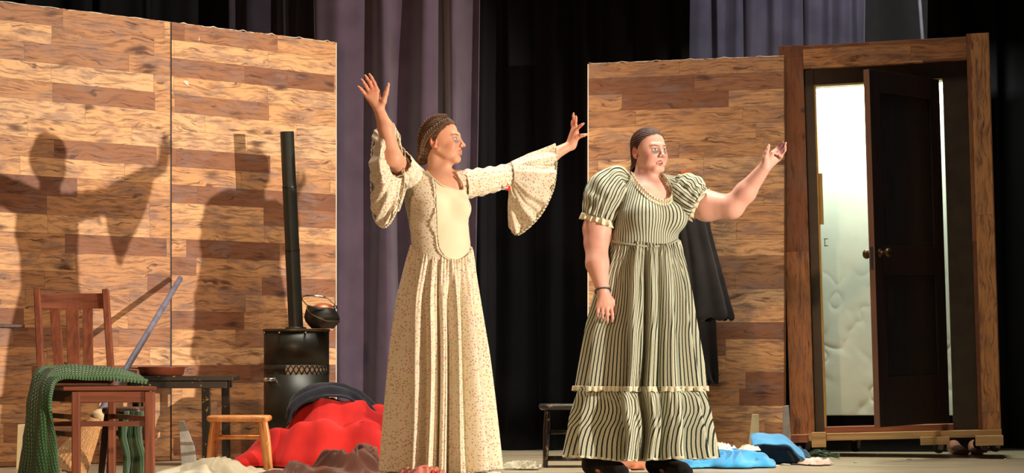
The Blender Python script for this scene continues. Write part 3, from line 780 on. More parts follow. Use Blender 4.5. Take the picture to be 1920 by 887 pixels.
bmesh.ops.recalc_face_normals(bm, faces=bm.faces); bm_obj('pan_body', bm, M['pan'], pan, True)
bm = bmesh.new(); add_bar(bm, (pc[0] - .115, 11.14, bz + .038), (pc[0] - .20, 11.12, bz + .043), .026, .007, (0, 0, 1)); bm_obj('pan_handle', bm, M['pan'], pan, bevel=0.003)
bm = bmesh.new(); add_bar(bm, (pc[0] + .118, 11.14, bz + .044), (pc[0] + .137, 11.14, bz + .046), .03, .004, (0, 0, 1)); bm_obj('pour_lip', bm, M['pan'], pan, bevel=0.001)

# ------------------------------------------------------------------ broom
bt = W(338, 522, 11.50); bb = W(186, 776, 10.25)
broom = thing('straw_broom', 'old straw broom with faded blue-grey handle leaning on the left flat', 'broom', FL(150, 10.0))
bm = bmesh.new(); add_tube(bm, [bt, bb], [.0145, .0165], 14); bm_obj('handle', bm, M['broom_stick'], broom, True)
dv = (bb - bt) / np.linalg.norm(bb - bt)
bm = bmesh.new(); add_tube(bm, [bb - dv * .02, bb, bb + dv * .035, bb + dv * .05], [.017, .026, .034, .030], 16); bm_obj('binding', bm, M['twine'], broom, True)
be = FL(122, 10.0, .03); ctrl = []
for q, wd_, th_ in ((0, .028, .024), (.25, .05, .03), (.6, .075, .035), (1.0, .10, .035)):
    c = bb + dv * .045 + (be - bb - dv * .045) * q; side = np.array([dv[2], 0, -dv[0]]); side /= np.linalg.norm(side)
    ctrl.append([c + side * wd_ * math.cos(a) + np.array([0, 1, 0]) * th_ * math.sin(a) for a in [2 * PI * i / 10 for i in range(10)]])
sheet('bristles', ctrl, M['straw'], broom, 80, 40, 0.003, 0, 1, 1, True, lambda u, v: .004 * np.sin(u * 2 * PI * 26) * v)

# ------------------------------------------------------------------ the wooden chair, green blanket
chair = thing('dining_chair', 'red-brown wooden slat-back chair draped with a green knit blanket', 'chair', FL(195, 9.35))
def seatp(px, d, z): return np.array([(px - HX) * d / F, d, z])
fz = CH + (HY - 730) * 9.05 / F      # seat height at front
fl = seatp(143, 9.05, 0); fr = seatp(281, 9.05, 0)
bl = seatp(78, 9.48, 0); br = seatp(210, 9.48, 0)
for (p, w0) in ((fl, .034), (fr, .04)):
    bm = bmesh.new(); add_bar(bm, (p[0], p[1], fz - .01), (p[0], p[1], 0), w0, w0, (0, 1, 0)); bm_obj('leg', bm, M['chair'], chair, bevel=0.004)
btz = CH + (HY - 545) * 9.62 / F
for i, (p, px) in enumerate(((bl, 72), (br, 198))):
    bm = bmesh.new(); top = seatp(px, 9.62, btz + .004)
    if i == 0: top = seatp(70, 9.62, btz + .006)
    m_ = p + np.array([0, 0, fz]); add_bar(bm, (p[0], p[1], 0), m_, .030, .038, (0, 1, 0)); add_bar(bm, m_, top, .028, .036, (0, 1, 0))
    bm_obj('back_post', bm, M['chair'], chair, bevel=0.004)
def onback(px, z): 
    q = (z - fz) / (btz - fz); d = 9.48 + .14 * q; return seatp(px, d, z)
bm = bmesh.new(); z1 = btz - .012; z0 = btz - .082
n = 12; vsr = []
for i in range(n + 1):
    px = 74 + (196 - 74) * i / n; cur = .02 * math.sin(PI * i / n)
    for z in (z0, z1):
        p = onback(px, z); vsr.append(bm.verts.new((p[0], p[1] + cur - .010, p[2]))); vsr.append(bm.verts.new((p[0], p[1] + cur + .010, p[2])))
for i in range(n):
    a = vsr[4*i:4*i+4]; b = vsr[4*i+4:4*i+8]
    bm.faces.new((a[0], b[0], b[2], a[2])); bm.faces.new((a[1], a[3], b[3], b[1])); bm.faces.new((a[2], b[2], b[3], a[3])); bm.faces.new((a[0], a[1], b[1], b[0]))
bm_obj('top_rail', bm, M['chair_x'], chair, bevel=0.003)
for (xa, xb, w_) in ((101, 112, .045), (134, 139, .056), (163, 166, .044)):
    bm = bmesh.new(); add_bar(bm, onback(xa, z0 + .01) + np.array([0, .015, 0]), onback(xb, fz + .05), w_, .012, (0, 1, 0)); bm_obj('back_slat', bm, M['chair'], chair, bevel=0.002)
bm = bmesh.new(); add_bar(bm, onback(80, fz + .045), onback(208, fz + .045), .014, .05, (0, 0, 1)); bm_obj('lower_rail', bm, M['chair_x'], chair, bevel=0.002)
# seat and apron
bm = bmesh.new(); vs_ = [bm.verts.new(p + np.array([0, 0, z])) for z in (fz - .006, fz + .012) for p in (fl + [-.05, -.03, 0], fr + [.035, -.03, 0], br + [.015, .02, 0], bl + [-.015, .02, 0])]
for f in ((0, 1, 2, 3), (7, 6, 5, 4), (0, 4, 5, 1), (1, 5, 6, 2), (2, 6, 7, 3), (3, 7, 4, 0)): bm.faces.new([vs_[i] for i in f])
bmesh.ops.recalc_face_normals(bm, faces=bm.faces); bm_obj('seat', bm, M['chair_x'], chair, bevel=0.004)
for (a, b) in ((fl, fr), (fl, bl), (fr, br), (bl, br)):
    bm = bmesh.new(); add_bar(bm, a + [0, 0, fz - .03], b + [0, 0, fz - .03], .018, .052, (0, 0, 1)); bm_obj('apron', bm, M['chair_x'], chair, bevel=0.002)
for (a, b, py) in ((fl, fr, 794), (fl, bl, 782), (fl, bl, 815), (fr, br, 785), (bl, br, 800)):
    z = CH + (HY - py) * 9.1 / F; bm = bmesh.new(); add_bar(bm, a + [0, 0, z], b + [0, 0, z], .014, .022, (0, 0, 1)); bm_obj('stretcher', bm, M['chair_x'], chair, bevel=0.002)

# green knit blanket: over the seat, falling off its left side to the floor
gz = fz + .022
rows = []
# v runs along the blanket: from right rear of the seat, across the seat, over the left edge and to the floor; u runs front -> back
rows.append([seatp(277, 9.22, gz + .006), seatp(268, 9.30, gz + .012), seatp(262, 9.36, gz + .02), seatp(250, 9.42, gz + .02)])
rows.append([seatp(215, 9.12, gz + .016), seatp(225, 9.24, gz + .045), seatp(225, 9.33, gz + .05), seatp(215, 9.42, gz + .03)])
rows.append([seatp(160, 9.06, gz + .018), seatp(165, 9.2, gz + .055), seatp(165, 9.33, gz + .065), seatp(160, 9.42, gz + .05)])
rows.append([seatp(112, 8.99, gz + .015), seatp(105, 9.15, gz + .055), seatp(100, 9.3, gz + .065), seatp(98, 9.42, gz + .06)])
rows.append([seatp(98, 8.93, gz - .05), seatp(84, 9.0, gz - .005), seatp(72, 9.16, gz + .045), seatp(72, 9.36, gz + .045)])
rows.append([seatp(100, 8.92, gz - .16), seatp(80, 8.93, gz - .14), seatp(60, 9.05, gz - .09), seatp(60, 9.3, gz - .06)])
rows.append([seatp(105, 8.92, .18), seatp(80, 8.90, .18), seatp(54, 9.0, .18), seatp(50, 9.25, .18)])
rows.append([seatp(112, 8.90, .06), seatp(85, 8.86, .06), seatp(44, 8.96, .06), seatp(38, 9.22, .06)])
rows.append([seatp(122, 8.88, .012), seatp(90, 8.80, .012), seatp(36, 8.92, .012), seatp(30, 9.2, .012)])
bl_ = sheet('green_blanket', rows, M['green_knit'], None, 70, 190, 0.016, .006, 14, 3, False, lambda u, v: .012 * np.sin(u * 2 * PI * 3.2 + 2.0 * np.sin(v * 4)) * (0.5 + .6 * v))
setprops(bl_, 'chunky green knitted blanket draped over the wooden chair seat', 'blanket')
rows = [[seatp(226 + 10 * i, 9.62 - .03 * (i % 2), z) + np.array([.012 * math.sin(z * 20), 0, 0]) for i in range(5)] for z in (.32, .22, .12, .03)]
gd = sheet('green_cloth', rows, M['green_knit'], None, 50, 60, 0.012, .01, 12, 5, False, lambda u, v: .012 * np.sin(u * 2 * PI * 3 + v))
setprops(gd, 'dark green cloth hanging off the small dark stool behind the chair', 'cloth')

def stool(name, label, d, px0, px1, ztop, mat_seat, mat_leg, splay=.03, rungs=((.35, .35), (.6, .5)), seat_th=.028, depth=.22, leg_r=.012, round_=True, legtop=.035):
    cx = ((px0 + px1) / 2 - HX) * d / F; hw = (px1 - px0) / 2 * d / F; t = thing(name, label, 'stool', (cx, d, 0))
    bm = bmesh.new(); n = 40; rr = [(0, -seat_th), (.93, -seat_th), (.99, -seat_th * .7), (1, -seat_th * .45), (.985, -seat_th * .15), (.94, 0), (0, 0)]
    rings = []
    for r, z in rr:
        if r == 0: rings.append([bm.verts.new((cx, d, ztop + z))]); continue
        ring = []
        for i in range(n):
            a = 2 * PI * i / n; e = 0.35 if round_ else .3
            x = math.copysign(abs(math.cos(a)) ** e, math.cos(a)); y = math.copysign(abs(math.sin(a)) ** e, math.sin(a))
            ring.append(bm.verts.new((cx + hw * r * x, d + depth / 2 * r * y, ztop + z)))
        rings.append(ring)
    for A, B in zip(rings[:-1], rings[1:]):
        for i in range(n):
            j = (i + 1) % n
            if len(A) == 1: bm.faces.new((A[0], B[j], B[i]))
            elif len(B) == 1: bm.faces.new((A[i], A[j], B[0]))
            else: bm.faces.new((A[i], A[j], B[j], B[i]))
    bmesh.ops.recalc_face_normals(bm, faces=bm.faces)
    bm_obj('seat', bm, mat_seat, t, True)
    L = {}
    for sx in (-1, 1):
        for sy in (-1, 1):
            a = np.array([cx + sx * (hw - legtop), d + sy * (depth / 2 - .03), ztop - seat_th * .6]); b = np.array([cx + sx * (hw - legtop + splay), d + sy * (depth / 2 - .03 + splay * .6), 0.0])
            L[sx, sy] = (a, b); bm = bmesh.new(); m1 = a + (b - a) * .35; add_tube(bm, [a, a + (b - a) * .1, m1, a + (b - a) * .8, b], [leg_r * .95, leg_r, leg_r * 1.25, leg_r, leg_r * .85], 14); bm_obj('leg', bm, mat_leg, t, True)
    for (qa, qb) in rungs:
        for sy in (-1, 1):
            A = L[-1, sy]; B = L[1, sy]; bm = bmesh.new(); add_tube(bm, [A[0] + (A[1] - A[0]) * qa, B[0] + (B[1] - B[0]) * qa], leg_r * .65, 10); bm_obj('rung', bm, mat_leg, t, True)
        for sx in (-1, 1):
            A = L[sx, -1]; B = L[sx, 1]; bm = bmesh.new(); add_tube(bm, [A[0] + (A[1] - A[0]) * qb, B[0] + (B[1] - B[0]) * qb], leg_r * .65, 10); bm_obj('rung', bm, mat_leg, t, True)
    return t
stool('wooden_stool', 'small dark brown stool standing behind the wooden chair', 9.75, 196, 274, .335, M['dark_stool'], M['dark_stool'], .03, ((.32, .45),), .03, .22, .015, True, .03)
stool('wooden_stool', 'small golden pine stool between the bench and the red blanket', 10.68, 390, 508, .271, M['pine'], M['pine'], .028, ((.36, .5),), .030, .22, .0135, True, .04)
stool('wooden_stool', 'chipped glossy black stool left of the woman in the striped dress', 10.95, 1010, 1130, .323, M['black_worn'], M['black_gloss'], .012, ((.42, .5), (.86, .86)), .030, .25, .013, True, .045)

# wooden peg rod sticking in at the far left
bm = bmesh.new(); p = wall_at(20); a = W(-60, 611, 10.75); b = W(46, 611, 10.88)
add_bar(bm, a, b, .014, .016, (0, 0, 1)); add_tube(bm, [W(10, 611, 10.83), np.array([W(10, 611, 10.83)[0] - .03, wall_at(5)[1] + .01, W(10, 611, 10.83)[2]])], .007, 8)
o = bm_obj('wooden_rod', bm, M['dark_stool'], None, bevel=0.002); setprops(o, 'short dark wooden rod pegged to the flat at the far left edge', 'rod')

# ------------------------------------------------------------------ cloth heaps
def heap(name, label, px0, px1, d, depth, height, mat, seed=1, folds=7, fold_amp=.35, cat='cloth', fine=.25, peak=(0, 0), power=1.0, nr=90, nt=260, ridge=1.5, parent=None, zadd=0.0, shape=None, thick=.004):
    cx = ((px0 + px1) / 2 - HX) * d / F; hw = (px1 - px0) / 2 * d / F
    th = np.linspace(0, 2 * PI, nt, endpoint=False); r = np.linspace(0, 1, nr); R, T = np.meshgrid(r, th, indexing='ij')
    edge = 1 + .10 * np.sin(T * 3 + seed) + .06 * np.sin(T * 7 + seed * 2.1) + .04 * np.sin(T * 13 + seed)
    X = np.cos(T) * R * edge; Y = np.sin(T) * R * edge
    px_, py_ = peak; rr = np.sqrt((X - px_ * (1 - R)) ** 2 + (Y - py_ * (1 - R)) ** 2)
    base = np.clip(1 - R ** 2, 0, 1) ** power
    if shape is not None: base = base * shape(X, Y)
    P = np.stack([X.ravel(), Y.ravel(), np.full(X.size, seed * 3.3)], 1)
    al = seed * 1.7; lean_ = X * math.cos(al) + Y * math.sin(al)
    ph1 = vnoise(P * .9 + 11, seed + 5, 1).reshape(X.shape) * folds * .42 + lean_ * folds * .16
    ph2 = vnoise(P * 1.9 + 4, seed + 8, 1).reshape(X.shape) * folds * .40 - lean_ * folds * .22
    n1 = (1 - 1.9 * np.sqrt(np.sin(PI * ph1) ** 2 + .05)) * .55 + np.sin(2 * PI * ph1) * .35
    n2 = (1 - 1.9 * np.sqrt(np.sin(PI * ph2) ** 2 + .06)) * (.55 + .45 * vnoise(P * 2.1, seed + 2, 1).reshape(X.shape))
    Z = height * (base * (1 - fold_amp * .5) + fold_amp * .62 * np.clip(base * 1.6, 0, 1) * n1 + fine * .42 * np.clip(base * 2.5, 0, 1) * n2)
    Z = np.maximum(Z, 0.004) + .004 + zadd
    Xw = cx + hw * (X + .05 * n2 * base); Yw = d + depth * (Y + .08 * n1 * base)
    V = np.stack([Xw, Yw, Z], -1).reshape(-1, 3)
    o = mesh_obj(name, V, grid_faces(nr, nt, True), mat, parent, attrs={'su': (T / (2 * PI)).ravel(), 'sv': R.ravel()})
    if thick: solid(o, thick)
    if label: setprops(o, label, cat)
    return o

red = heap('red_blanket', 'large heap of red fleece blanket behind the brown cloth', 448, 812, 11.02, .30, .395, M['red'], 4, 4.5, .26, 'blanket', .16, power=.5, ridge=1.0,
     shape=lambda X, Y: 1.0 - .48 * np.clip(-X - .15, 0, 1) / .85 * 1.25)
# black cloth arching over the red heap
rows = []
ap = [(545, 776), (552, 750), (580, 731), (620, 725), (660, 733), (695, 757), (718, 782), (745, 815)]
for i, (x, y) in enumerate(ap):
    w_ = 1.0
    c = W(x, y, 11.06)
    rows.append([c + np.array([0, -.16, -.05]), c + np.array([0, -.09, -.008]), c + np.array([0, .0, .008]), c + np.array([0, .1, -.02])])
o = sheet('black_shawl', rows, M['black_cloth'], None, 40, 110, .010, .008, 12, 4, False, lambda u, v: .010 * np.sin(u * 2 * PI * 3 + np.sin(v * 9) * 1.2)); setprops(o, 'black shawl lying over the top of the red blanket heap', 'shawl')
heap('brown_cloth', 'heap of shiny brown cloth in front of the red blanket', 512, 742, 10.12, .22, .165, M['brown_cloth'], 11, 8, .55, 'cloth', .5, power=.55, ridge=1.0, shape=lambda X, Y: .55 + .6 * np.clip(X + .4, 0, 1) * (1.25 - .4 * np.clip(X, 0, 1)))
heap('cream_cloth', 'cream cloth spread on the floor below the low bench', 292, 492, 10.30, .24, .085, M['cream_cloth'], 21, 5, .5, 'cloth', .3, power=.6, ridge=1.0, shape=lambda X, Y: .5 + .6 * np.exp(-((X - .15) / .5) ** 2))
heap('brown_cloth', 'pinkish brown cloth at the hem of the flower-print dress', 738, 850, 9.36, .10, .10, simple('pinkish_brown_cloth', (176, 104, 84), 0.7), 31, 6, .6, 'cloth', .4, power=.5)
heap('red_cloth', 'small scrap of red cloth at the foot of the flower-print dress', 796, 830, 9.22, .05, .085, M['red'], 33, 4, .5, 'cloth', .3, power=.5)
heap('brown_cloth', 'flat brown cloth on the floor behind the striped dress hem', 1128, 1212, 10.75, .16, .06, simple('rust_cloth', (168, 98, 62), 0.8), 36, 4, .2, 'cloth', .2, power=.35)
# blue cloth and the pale garments around it
heap('blue_cloth', 'bright blue cloth spread on the floor right of the striped dress', 1240, 1446, 11.0, .30, .10, M['blue'], 41, 6, .35, 'cloth', .35, power=.45, ridge=1.0, shape=lambda X, Y: .35 + .65 * np.clip(X * 1.4 + .9, 0, 1))
heap('blue_cloth', 'deep blue cloth fold behind the bright blue cloth', 1375, 1522, 11.42, .18, .115, M['blue_dark'], 44, 4, .3, 'cloth', .2, power=.5)
rows = [[FL(1412, 11.16, .10), FL(1450, 11.14, .108), FL(1480, 11.12, .098), FL(1502, 11.1, .045), FL(1514, 11.08, .01)],
        [FL(1408, 11.26, .135), FL(1445, 11.26, .145), FL(1476, 11.24, .13), FL(1500, 11.2, .075), FL(1512, 11.16, .02)],
        [FL(1408, 11.38, .15), FL(1440, 11.4, .155), FL(1470, 11.38, .14), FL(1495, 11.32, .085), FL(1508, 11.26, .03)]]
o = sheet('blue_cloth', rows, M['blue'], None, 70, 40, .005, .004, 16, 7, False, lambda u, v: .004 * np.sin(u * 17)); setprops(o, 'blue folded cloth near the door unit, right end of the blue pile', 'cloth')
heap('white_garment', 'crumpled off-white garment on top of the blue cloth', 1324, 1378, 11.14, .12, .05, M['white_cloth'], 51, 6, .8, 'clothing', .5, power=.5, zadd=.070)
heap('white_garment', 'small cream lacy garment at the right on the blue cloth', 1384, 1424, 11.1, .08, .035, M['lace'], 53, 6, .8, 'clothing', .5, power=.5, zadd=.072)
heap('pink_garment', 'small pale pink garment on the floor in front of the door unit', 1499, 1560, 11.1, .09, .045, M['pink_cloth'], 57, 5, .8, 'clothing', .4, power=.5)
heap('lace_scrap', 'white lace scrap on the floor left of the black stool', 946, 1016, 10.66, .05, .05, M['lace'], 61, 12, 1.0, 'lace', .9, power=.4)
heap('lace_scrap', 'white lace scrap at the bottom edge in front of the flower-print dress', 856, 906, 9.34, .05, .065, M['lace'], 63, 12, 1.0, 'lace', .9, power=.4)
# paper crumbs on the boards
rs = random.Random(12)
crumbs = [(1321, 877, 12), (1410, 875, 16), (1457, 875, 10), (1473, 872, 18), (1491, 871, 14), (1604, 868, 8), (1705, 862, 12), (1870, 856, 9), (1645, 853, 6), (1180, 883, 6), (1560, 855, 6), (1885, 862, 5)]
crumb_labels = ['tiny white scrap just right of the striped dress hem', 'white paper scrap before the bright blue cloth, leftmost of a row of four', 'small white scrap second in the row in front of the blue cloths',
    'widest white scrap, third in the row in front of the blue cloths', 'white scrap at the right end of the row in front of the blue cloths', 'tiny white scrap right of the pale pink garment', 'white scrap on the floor below the doorway',
    'pale scrap on the floor beyond the right end of the door unit', 'tiny white scrap close under the platform, left of its middle caster', 'tiny white scrap between the feet of the woman in stripes', 'tiny white scrap just behind the pale pink garment', 'rightmost tiny white scrap on the stage floor']
proto = None
for i, (px, py, w_) in enumerate(crumbs):
    d = CH * F / (py - HY)
    if proto is None:
        bm = bmesh.new(); bmesh.ops.create_icosphere(bm, subdivisions=2, radius=1)
        for v in bm.verts: v.co *= rs.uniform(.6, 1.25); v.co.z = max(v.co.z * .5 + .38, 0)
        proto = bm_obj('paper_crumb', bm, M['white_cloth'], None, True); o = proto
    else: o = proto.copy(); C.objects.link(o)
    o.location = ((px - HX) * d / F, d, 0.0005); sx = w_ * d / F / 2; o.scale = (sx, sx * .6, .008); o.rotation_euler = (0, 0, rs.uniform(-.3, .3))
    setprops(o, crumb_labels[i], 'paper scrap', 'white scraps scattered on the stage floor')

# ------------------------------------------------------------------ the coat on the hooks
def coatloft(name, rows, mat, parent, amp=.012, fold=5, thick=.004, seed=0, jag=None):
    ctrl = []
    for (y, x0, x1, d, th_) in rows:
        c = W((x0 + x1) / 2, y, d); hw = (x1 - x0) / 2 * d / F
        ctrl.append([c + np.array([hw * math.cos(a), th_ * math.sin(a), 0]) for a in [2 * PI * i / 12 for i in range(12)]])
    o = sheet(name, ctrl, mat, parent, 160, 90, thick, .004, 12, seed, True, lambda u, v: amp * np.sin(u * 2 * PI * fold + 1.2 * np.sin(v * 3 + seed)) * (.35 + v)); return o
coat = thing('hanging_coat', 'black wool coat hanging on the right flat behind the striped dress', 'coat', W(1305, 720, 12.05))
coatloft('coat_body', [(340, 1285, 1312, 12.05, .02), (368, 1262, 1322, 12.02, .04), (430, 1258, 1332, 12.0, .05), (540, 1256, 1338, 11.99, .05), (640, 1262, 1341, 11.99, .045), (700, 1290, 1342, 12.0, .03), (720, 1328, 1341, 12.0, .012)], M['coat'], coat, .012, 6, seed=1)
coatloft('coat_sleeve', [(355, 1270, 1318, 11.97, .03), (420, 1276, 1329, 11.93, .045), (480, 1282, 1343, 11.92, .05), (545, 1284, 1360, 11.92, .05), (592, 1284, 1373, 11.92, .045), (598, 1288, 1368, 11.92, .03)], M['coat'], coat, .010, 7, seed=3)

# ------------------------------------------------------------------ signed-distance bodies
def smin(a, b, k):
    h = np.maximum(k - np.abs(a - b), 0.0); return np.minimum(a, b) - h * h / (4 * k)
def cone(a, b, ra, rb, k=.015, n=None, s=1.0, sub=False):
    a = np.array(a, float); b = np.array(b, float); r = max(ra, rb) * 1.02
    n_ = None if n is None else np.array(n) / np.linalg.norm(n)
    def f(P):
        q = P - a; ba = b - a
        if n_ is not None:
            q = q + n_ * ((q @ n_) * (s - 1))[..., None]; ba = ba + n_ * ((ba @ n_) * (s - 1))
        t = np.clip((q @ ba) / (ba @ ba), 0, 1)
        return np.linalg.norm(q - t[..., None] * ba, axis=-1) - (ra + (rb - ra) * t)
    m = r / min(1, s); return (np.minimum(a, b) - m, np.maximum(a, b) + m, f, k, sub)
def ell(c, rad, R=None, k=.012, sub=False):
    c = np.array(c, float); rad = np.array(rad, float); R = np.eye(3) if R is None else np.array(R)   # columns = local axes
    def f(P):
        q = (P - c) @ R; k0 = np.linalg.norm(q / rad, axis=-1); k1 = np.linalg.norm(q / rad ** 2, axis=-1) + 1e-9
        return k0 * (k0 - 1) / k1
    m = rad.max(); return (c - m, c + m, f, k, sub)

def sdf_mesh(prims, lo, hi, h, offset=0.0):
    lo = np.array(lo, float); hi = np.array(hi, float); n = np.ceil((hi - lo) / h).astype(int) + 1
    G = np.full(tuple(n), 0.2, dtype=np.float32)
    ax = [lo[i] + h * np.arange(n[i]) for i in range(3)]
    for (pl, ph, f, k, sub) in prims:
        m = k + 2.5 * h + abs(offset)
        i0 = np.maximum(np.floor((pl - m - lo) / h).astype(int), 0); i1 = np.minimum(np.ceil((ph + m - lo) / h).astype(int) + 1, n)
        if np.any(i1 <= i0): continue
        X, Y, Z = np.meshgrid(*[ax[i][i0[i]:i1[i]] for i in range(3)], indexing='ij')
        d = f(np.stack([X, Y, Z], -1)).astype(np.float32); sl = tuple(slice(i0[i], i1[i]) for i in range(3))
        if sub: G[sl] = -smin(-G[sl], d, k)
        else: G[sl] = smin(G[sl], d, k)
    G = G - offset
    I = G < 0; c = n - 1
    cnt = np.zeros(tuple(c), np.int8); acc = np.zeros(tuple(c) + (3,), np.float32); num = np.zeros(tuple(c), np.float32)
    corners = [(a, b, e) for a in (0, 1) for b in (0, 1) for e in (0, 1)]
    sl = lambda o: tuple(slice(o[i], o[i] + c[i]) for i in range(3))
    for o in corners: cnt += I[sl(o)]
    mixed = (cnt > 0) & (cnt < 8); idx = np.argwhere(mixed)
    if len(idx) == 0: return np.zeros((0, 3)), np.zeros((0, 4), int)
    vid = -np.ones(tuple(c), np.int64); vid[mixed] = np.arange(len(idx))
    pos = np.zeros((len(idx), 3)); w = np.zeros(len(idx))
    for o in corners:
        for a in range(3):
            if o[a] == 1: continue
            o2 = list(o); o2[a] = 1
            g0 = G[idx[:, 0] + o[0], idx[:, 1] + o[1], idx[:, 2] + o[2]]; g1 = G[idx[:, 0] + o2[0], idx[:, 1] + o2[1], idx[:, 2] + o2[2]]
            cr = (g0 < 0) != (g1 < 0); t = np.where(cr, g0 / np.where(cr, g0 - g1, 1), 0)
            p = np.array(o, float)[None, :].repeat(len(idx), 0); p[:, a] += t
            pos[cr] += p[cr]; w[cr] += 1
    V = lo + (idx + pos / w[:, None]) * h
    faces = []
    for a in range(3):
        b, e = (a + 1) % 3, (a + 2) % 3
        s0 = [slice(None)] * 3; s1 = [slice(None)] * 3; s0[a] = slice(0, n[a] - 1); s1[a] = slice(1, n[a])
        A = I[tuple(s0)]; B = I[tuple(s1)]; cr = np.argwhere(A != B)
        ok = (cr[:, b] > 0) & (cr[:, b] < n[b] - 1) & (cr[:, e] > 0) & (cr[:, e] < n[e] - 1); cr = cr[ok]
        ins = A[cr[:, 0], cr[:, 1], cr[:, 2]]
        def cell(db, de):
            q = cr.copy(); q[:, b] += db; q[:, e] += de; return vid[q[:, 0], q[:, 1], q[:, 2]]
        q = np.stack([cell(-1, -1), cell(0, -1), cell(0, 0), cell(-1, 0)], 1); q[~ins] = q[~ins][:, ::-1]
        faces.append(q)
    Fq = np.concatenate(faces); Fq = Fq[(Fq >= 0).all(1)]
    return V, Fq

def keep(V, Fq, mask):
    """drop faces any of whose corners fails the mask"""
    ok = mask[Fq].all(1); Fq = Fq[ok]; used = np.unique(Fq); mp = -np.ones(len(V), int); mp[used] = np.arange(len(used))
    return V[used], mp[Fq], used

def inpoly(x, y, poly):
    poly = np.array(poly, float); c = np.zeros(len(x), bool); j = len(poly) - 1
    for i in range(len(poly)):
        xi, yi = poly[i]; xj, yj = poly[j]
        t = ((yi > y) != (yj > y)) & (x < (xj - xi) * (y - yi) / (yj - yi + 1e-12) + xi); c ^= t; j = i
    return c
def topx(V):   # where a point shows in the picture (used only to lay out garment seams)
    return HX + V[:, 0] / V[:, 1] * F, HY - (V[:, 2] - CH) / V[:, 1] * F

def head_frame(fwd, up=(0, 0, 1), roll=0.0):
    f = np.array(fwd, float); f /= np.linalg.norm(f); u = np.array(up, float); u = u - f * (u @ f); u /= np.linalg.norm(u)
    x = np.cross(f, u); return np.stack([x, f, u], 1)      # columns: lateral (her right), forward, up

def head_prims(o, R, s, wide=1.0, mouth_open=0.0):
    T = lambda p: o + R @ (np.array(p, float) * s)
    E = lambda c, r, k=.012, sub=False: ell(T(c), np.array(r) * s, R, k * s, sub)
    K = lambda a, b, ra, rb, k=.012, sub=False: cone(T(a), T(b), ra * s, rb * s, k * s, sub=sub)
    w = wide; P = [E((0, -.018, .035), (.076 * w, .094, .084)), E((0, .022, -.028), (.059 * w, .064, .082), .02),
         E((0, .012, -.005), (.069 * w, .07, .06), .02),
         K((-.018, .064, -.096), (.018, .064, -.096), .017, .017, .02)]
    for q in (-1, 1):
        P += [K((q * .056 * w, -.008, -.05), (q * .016, .058, -.098), .017 * w, .015, .02), E((q * .036 * w, .056, -.034), (.024 * w, .022, .028), .02), E((q * .038 * w, .030, -.054), (.023 * w, .034, .032), .022)]
    P += [K((-.036, .068, .023), (0, .079, .022), .0085, .008, .016), K((.036, .068, .023), (0, .079, .022), .0085, .008, .016)]
    for q in (-1, 1): P.append(E((q * .031, .093, .001), (.019, .016, .0125), .010, True))
    for q in (-1, 1): P.append(E((q * .031, .0665, .0), (.0165, .0145, .0135), .003))
    for q in (-1, 1): P.append(K((q * .044, .068, .0075), (q * .018, .074, .0085), .0042, .0042, .005))
    P += [K((0, .082, .012), (0, .104, -.030), .0072, .0095, .010), E((0, .108, -.032), (.0098, .0095, .0085), .006)]
    for q in (-1, 1): P.append(E((q * .0115, .097, -.036), (.0068, .010, .0068), .006))
    mo = mouth_open
    P += [K((-.0195, .0785, -.064), (0, .0915, -.0605), .0035, .0050, .006), K((.020, .080, -.064), (0, .0915, -.0605), .0035, .0058, .006),
          K((-.017, .080, -.070 - mo), (0, .088, -.0725 - mo), .004, .0068, .006), K((.017, .080, -.070 - mo), (0, .088, -.0725 - mo), .004, .0068, .006)]
    if mo: P.append(E((0, .092, -.0665 - mo / 2), (.0145, .010, .0028 + mo * .45), .002, True))
    else: P.append(K((-.018, .0905, -.0662), (.018, .0905, -.0662), .0012, .0012, .003, True))
    for q in (-1, 1):
        P += [E((q * .0735 * w, -.030, -.008), (.0085, .0185, .030), .006), E((q * .080 * w, -.026, -.008), (.006, .0115, .020), .004, True), E((q * .077 * w, -.020, -.032), (.006, .009, .011), .006)]
    return P

def ellmask(L, c, r, soft=.25):
    d = np.sqrt((((L - np.array(c)) / np.array(r)) ** 2).sum(1)); return np.clip((1 - d) / soft + .5, 0, 1)

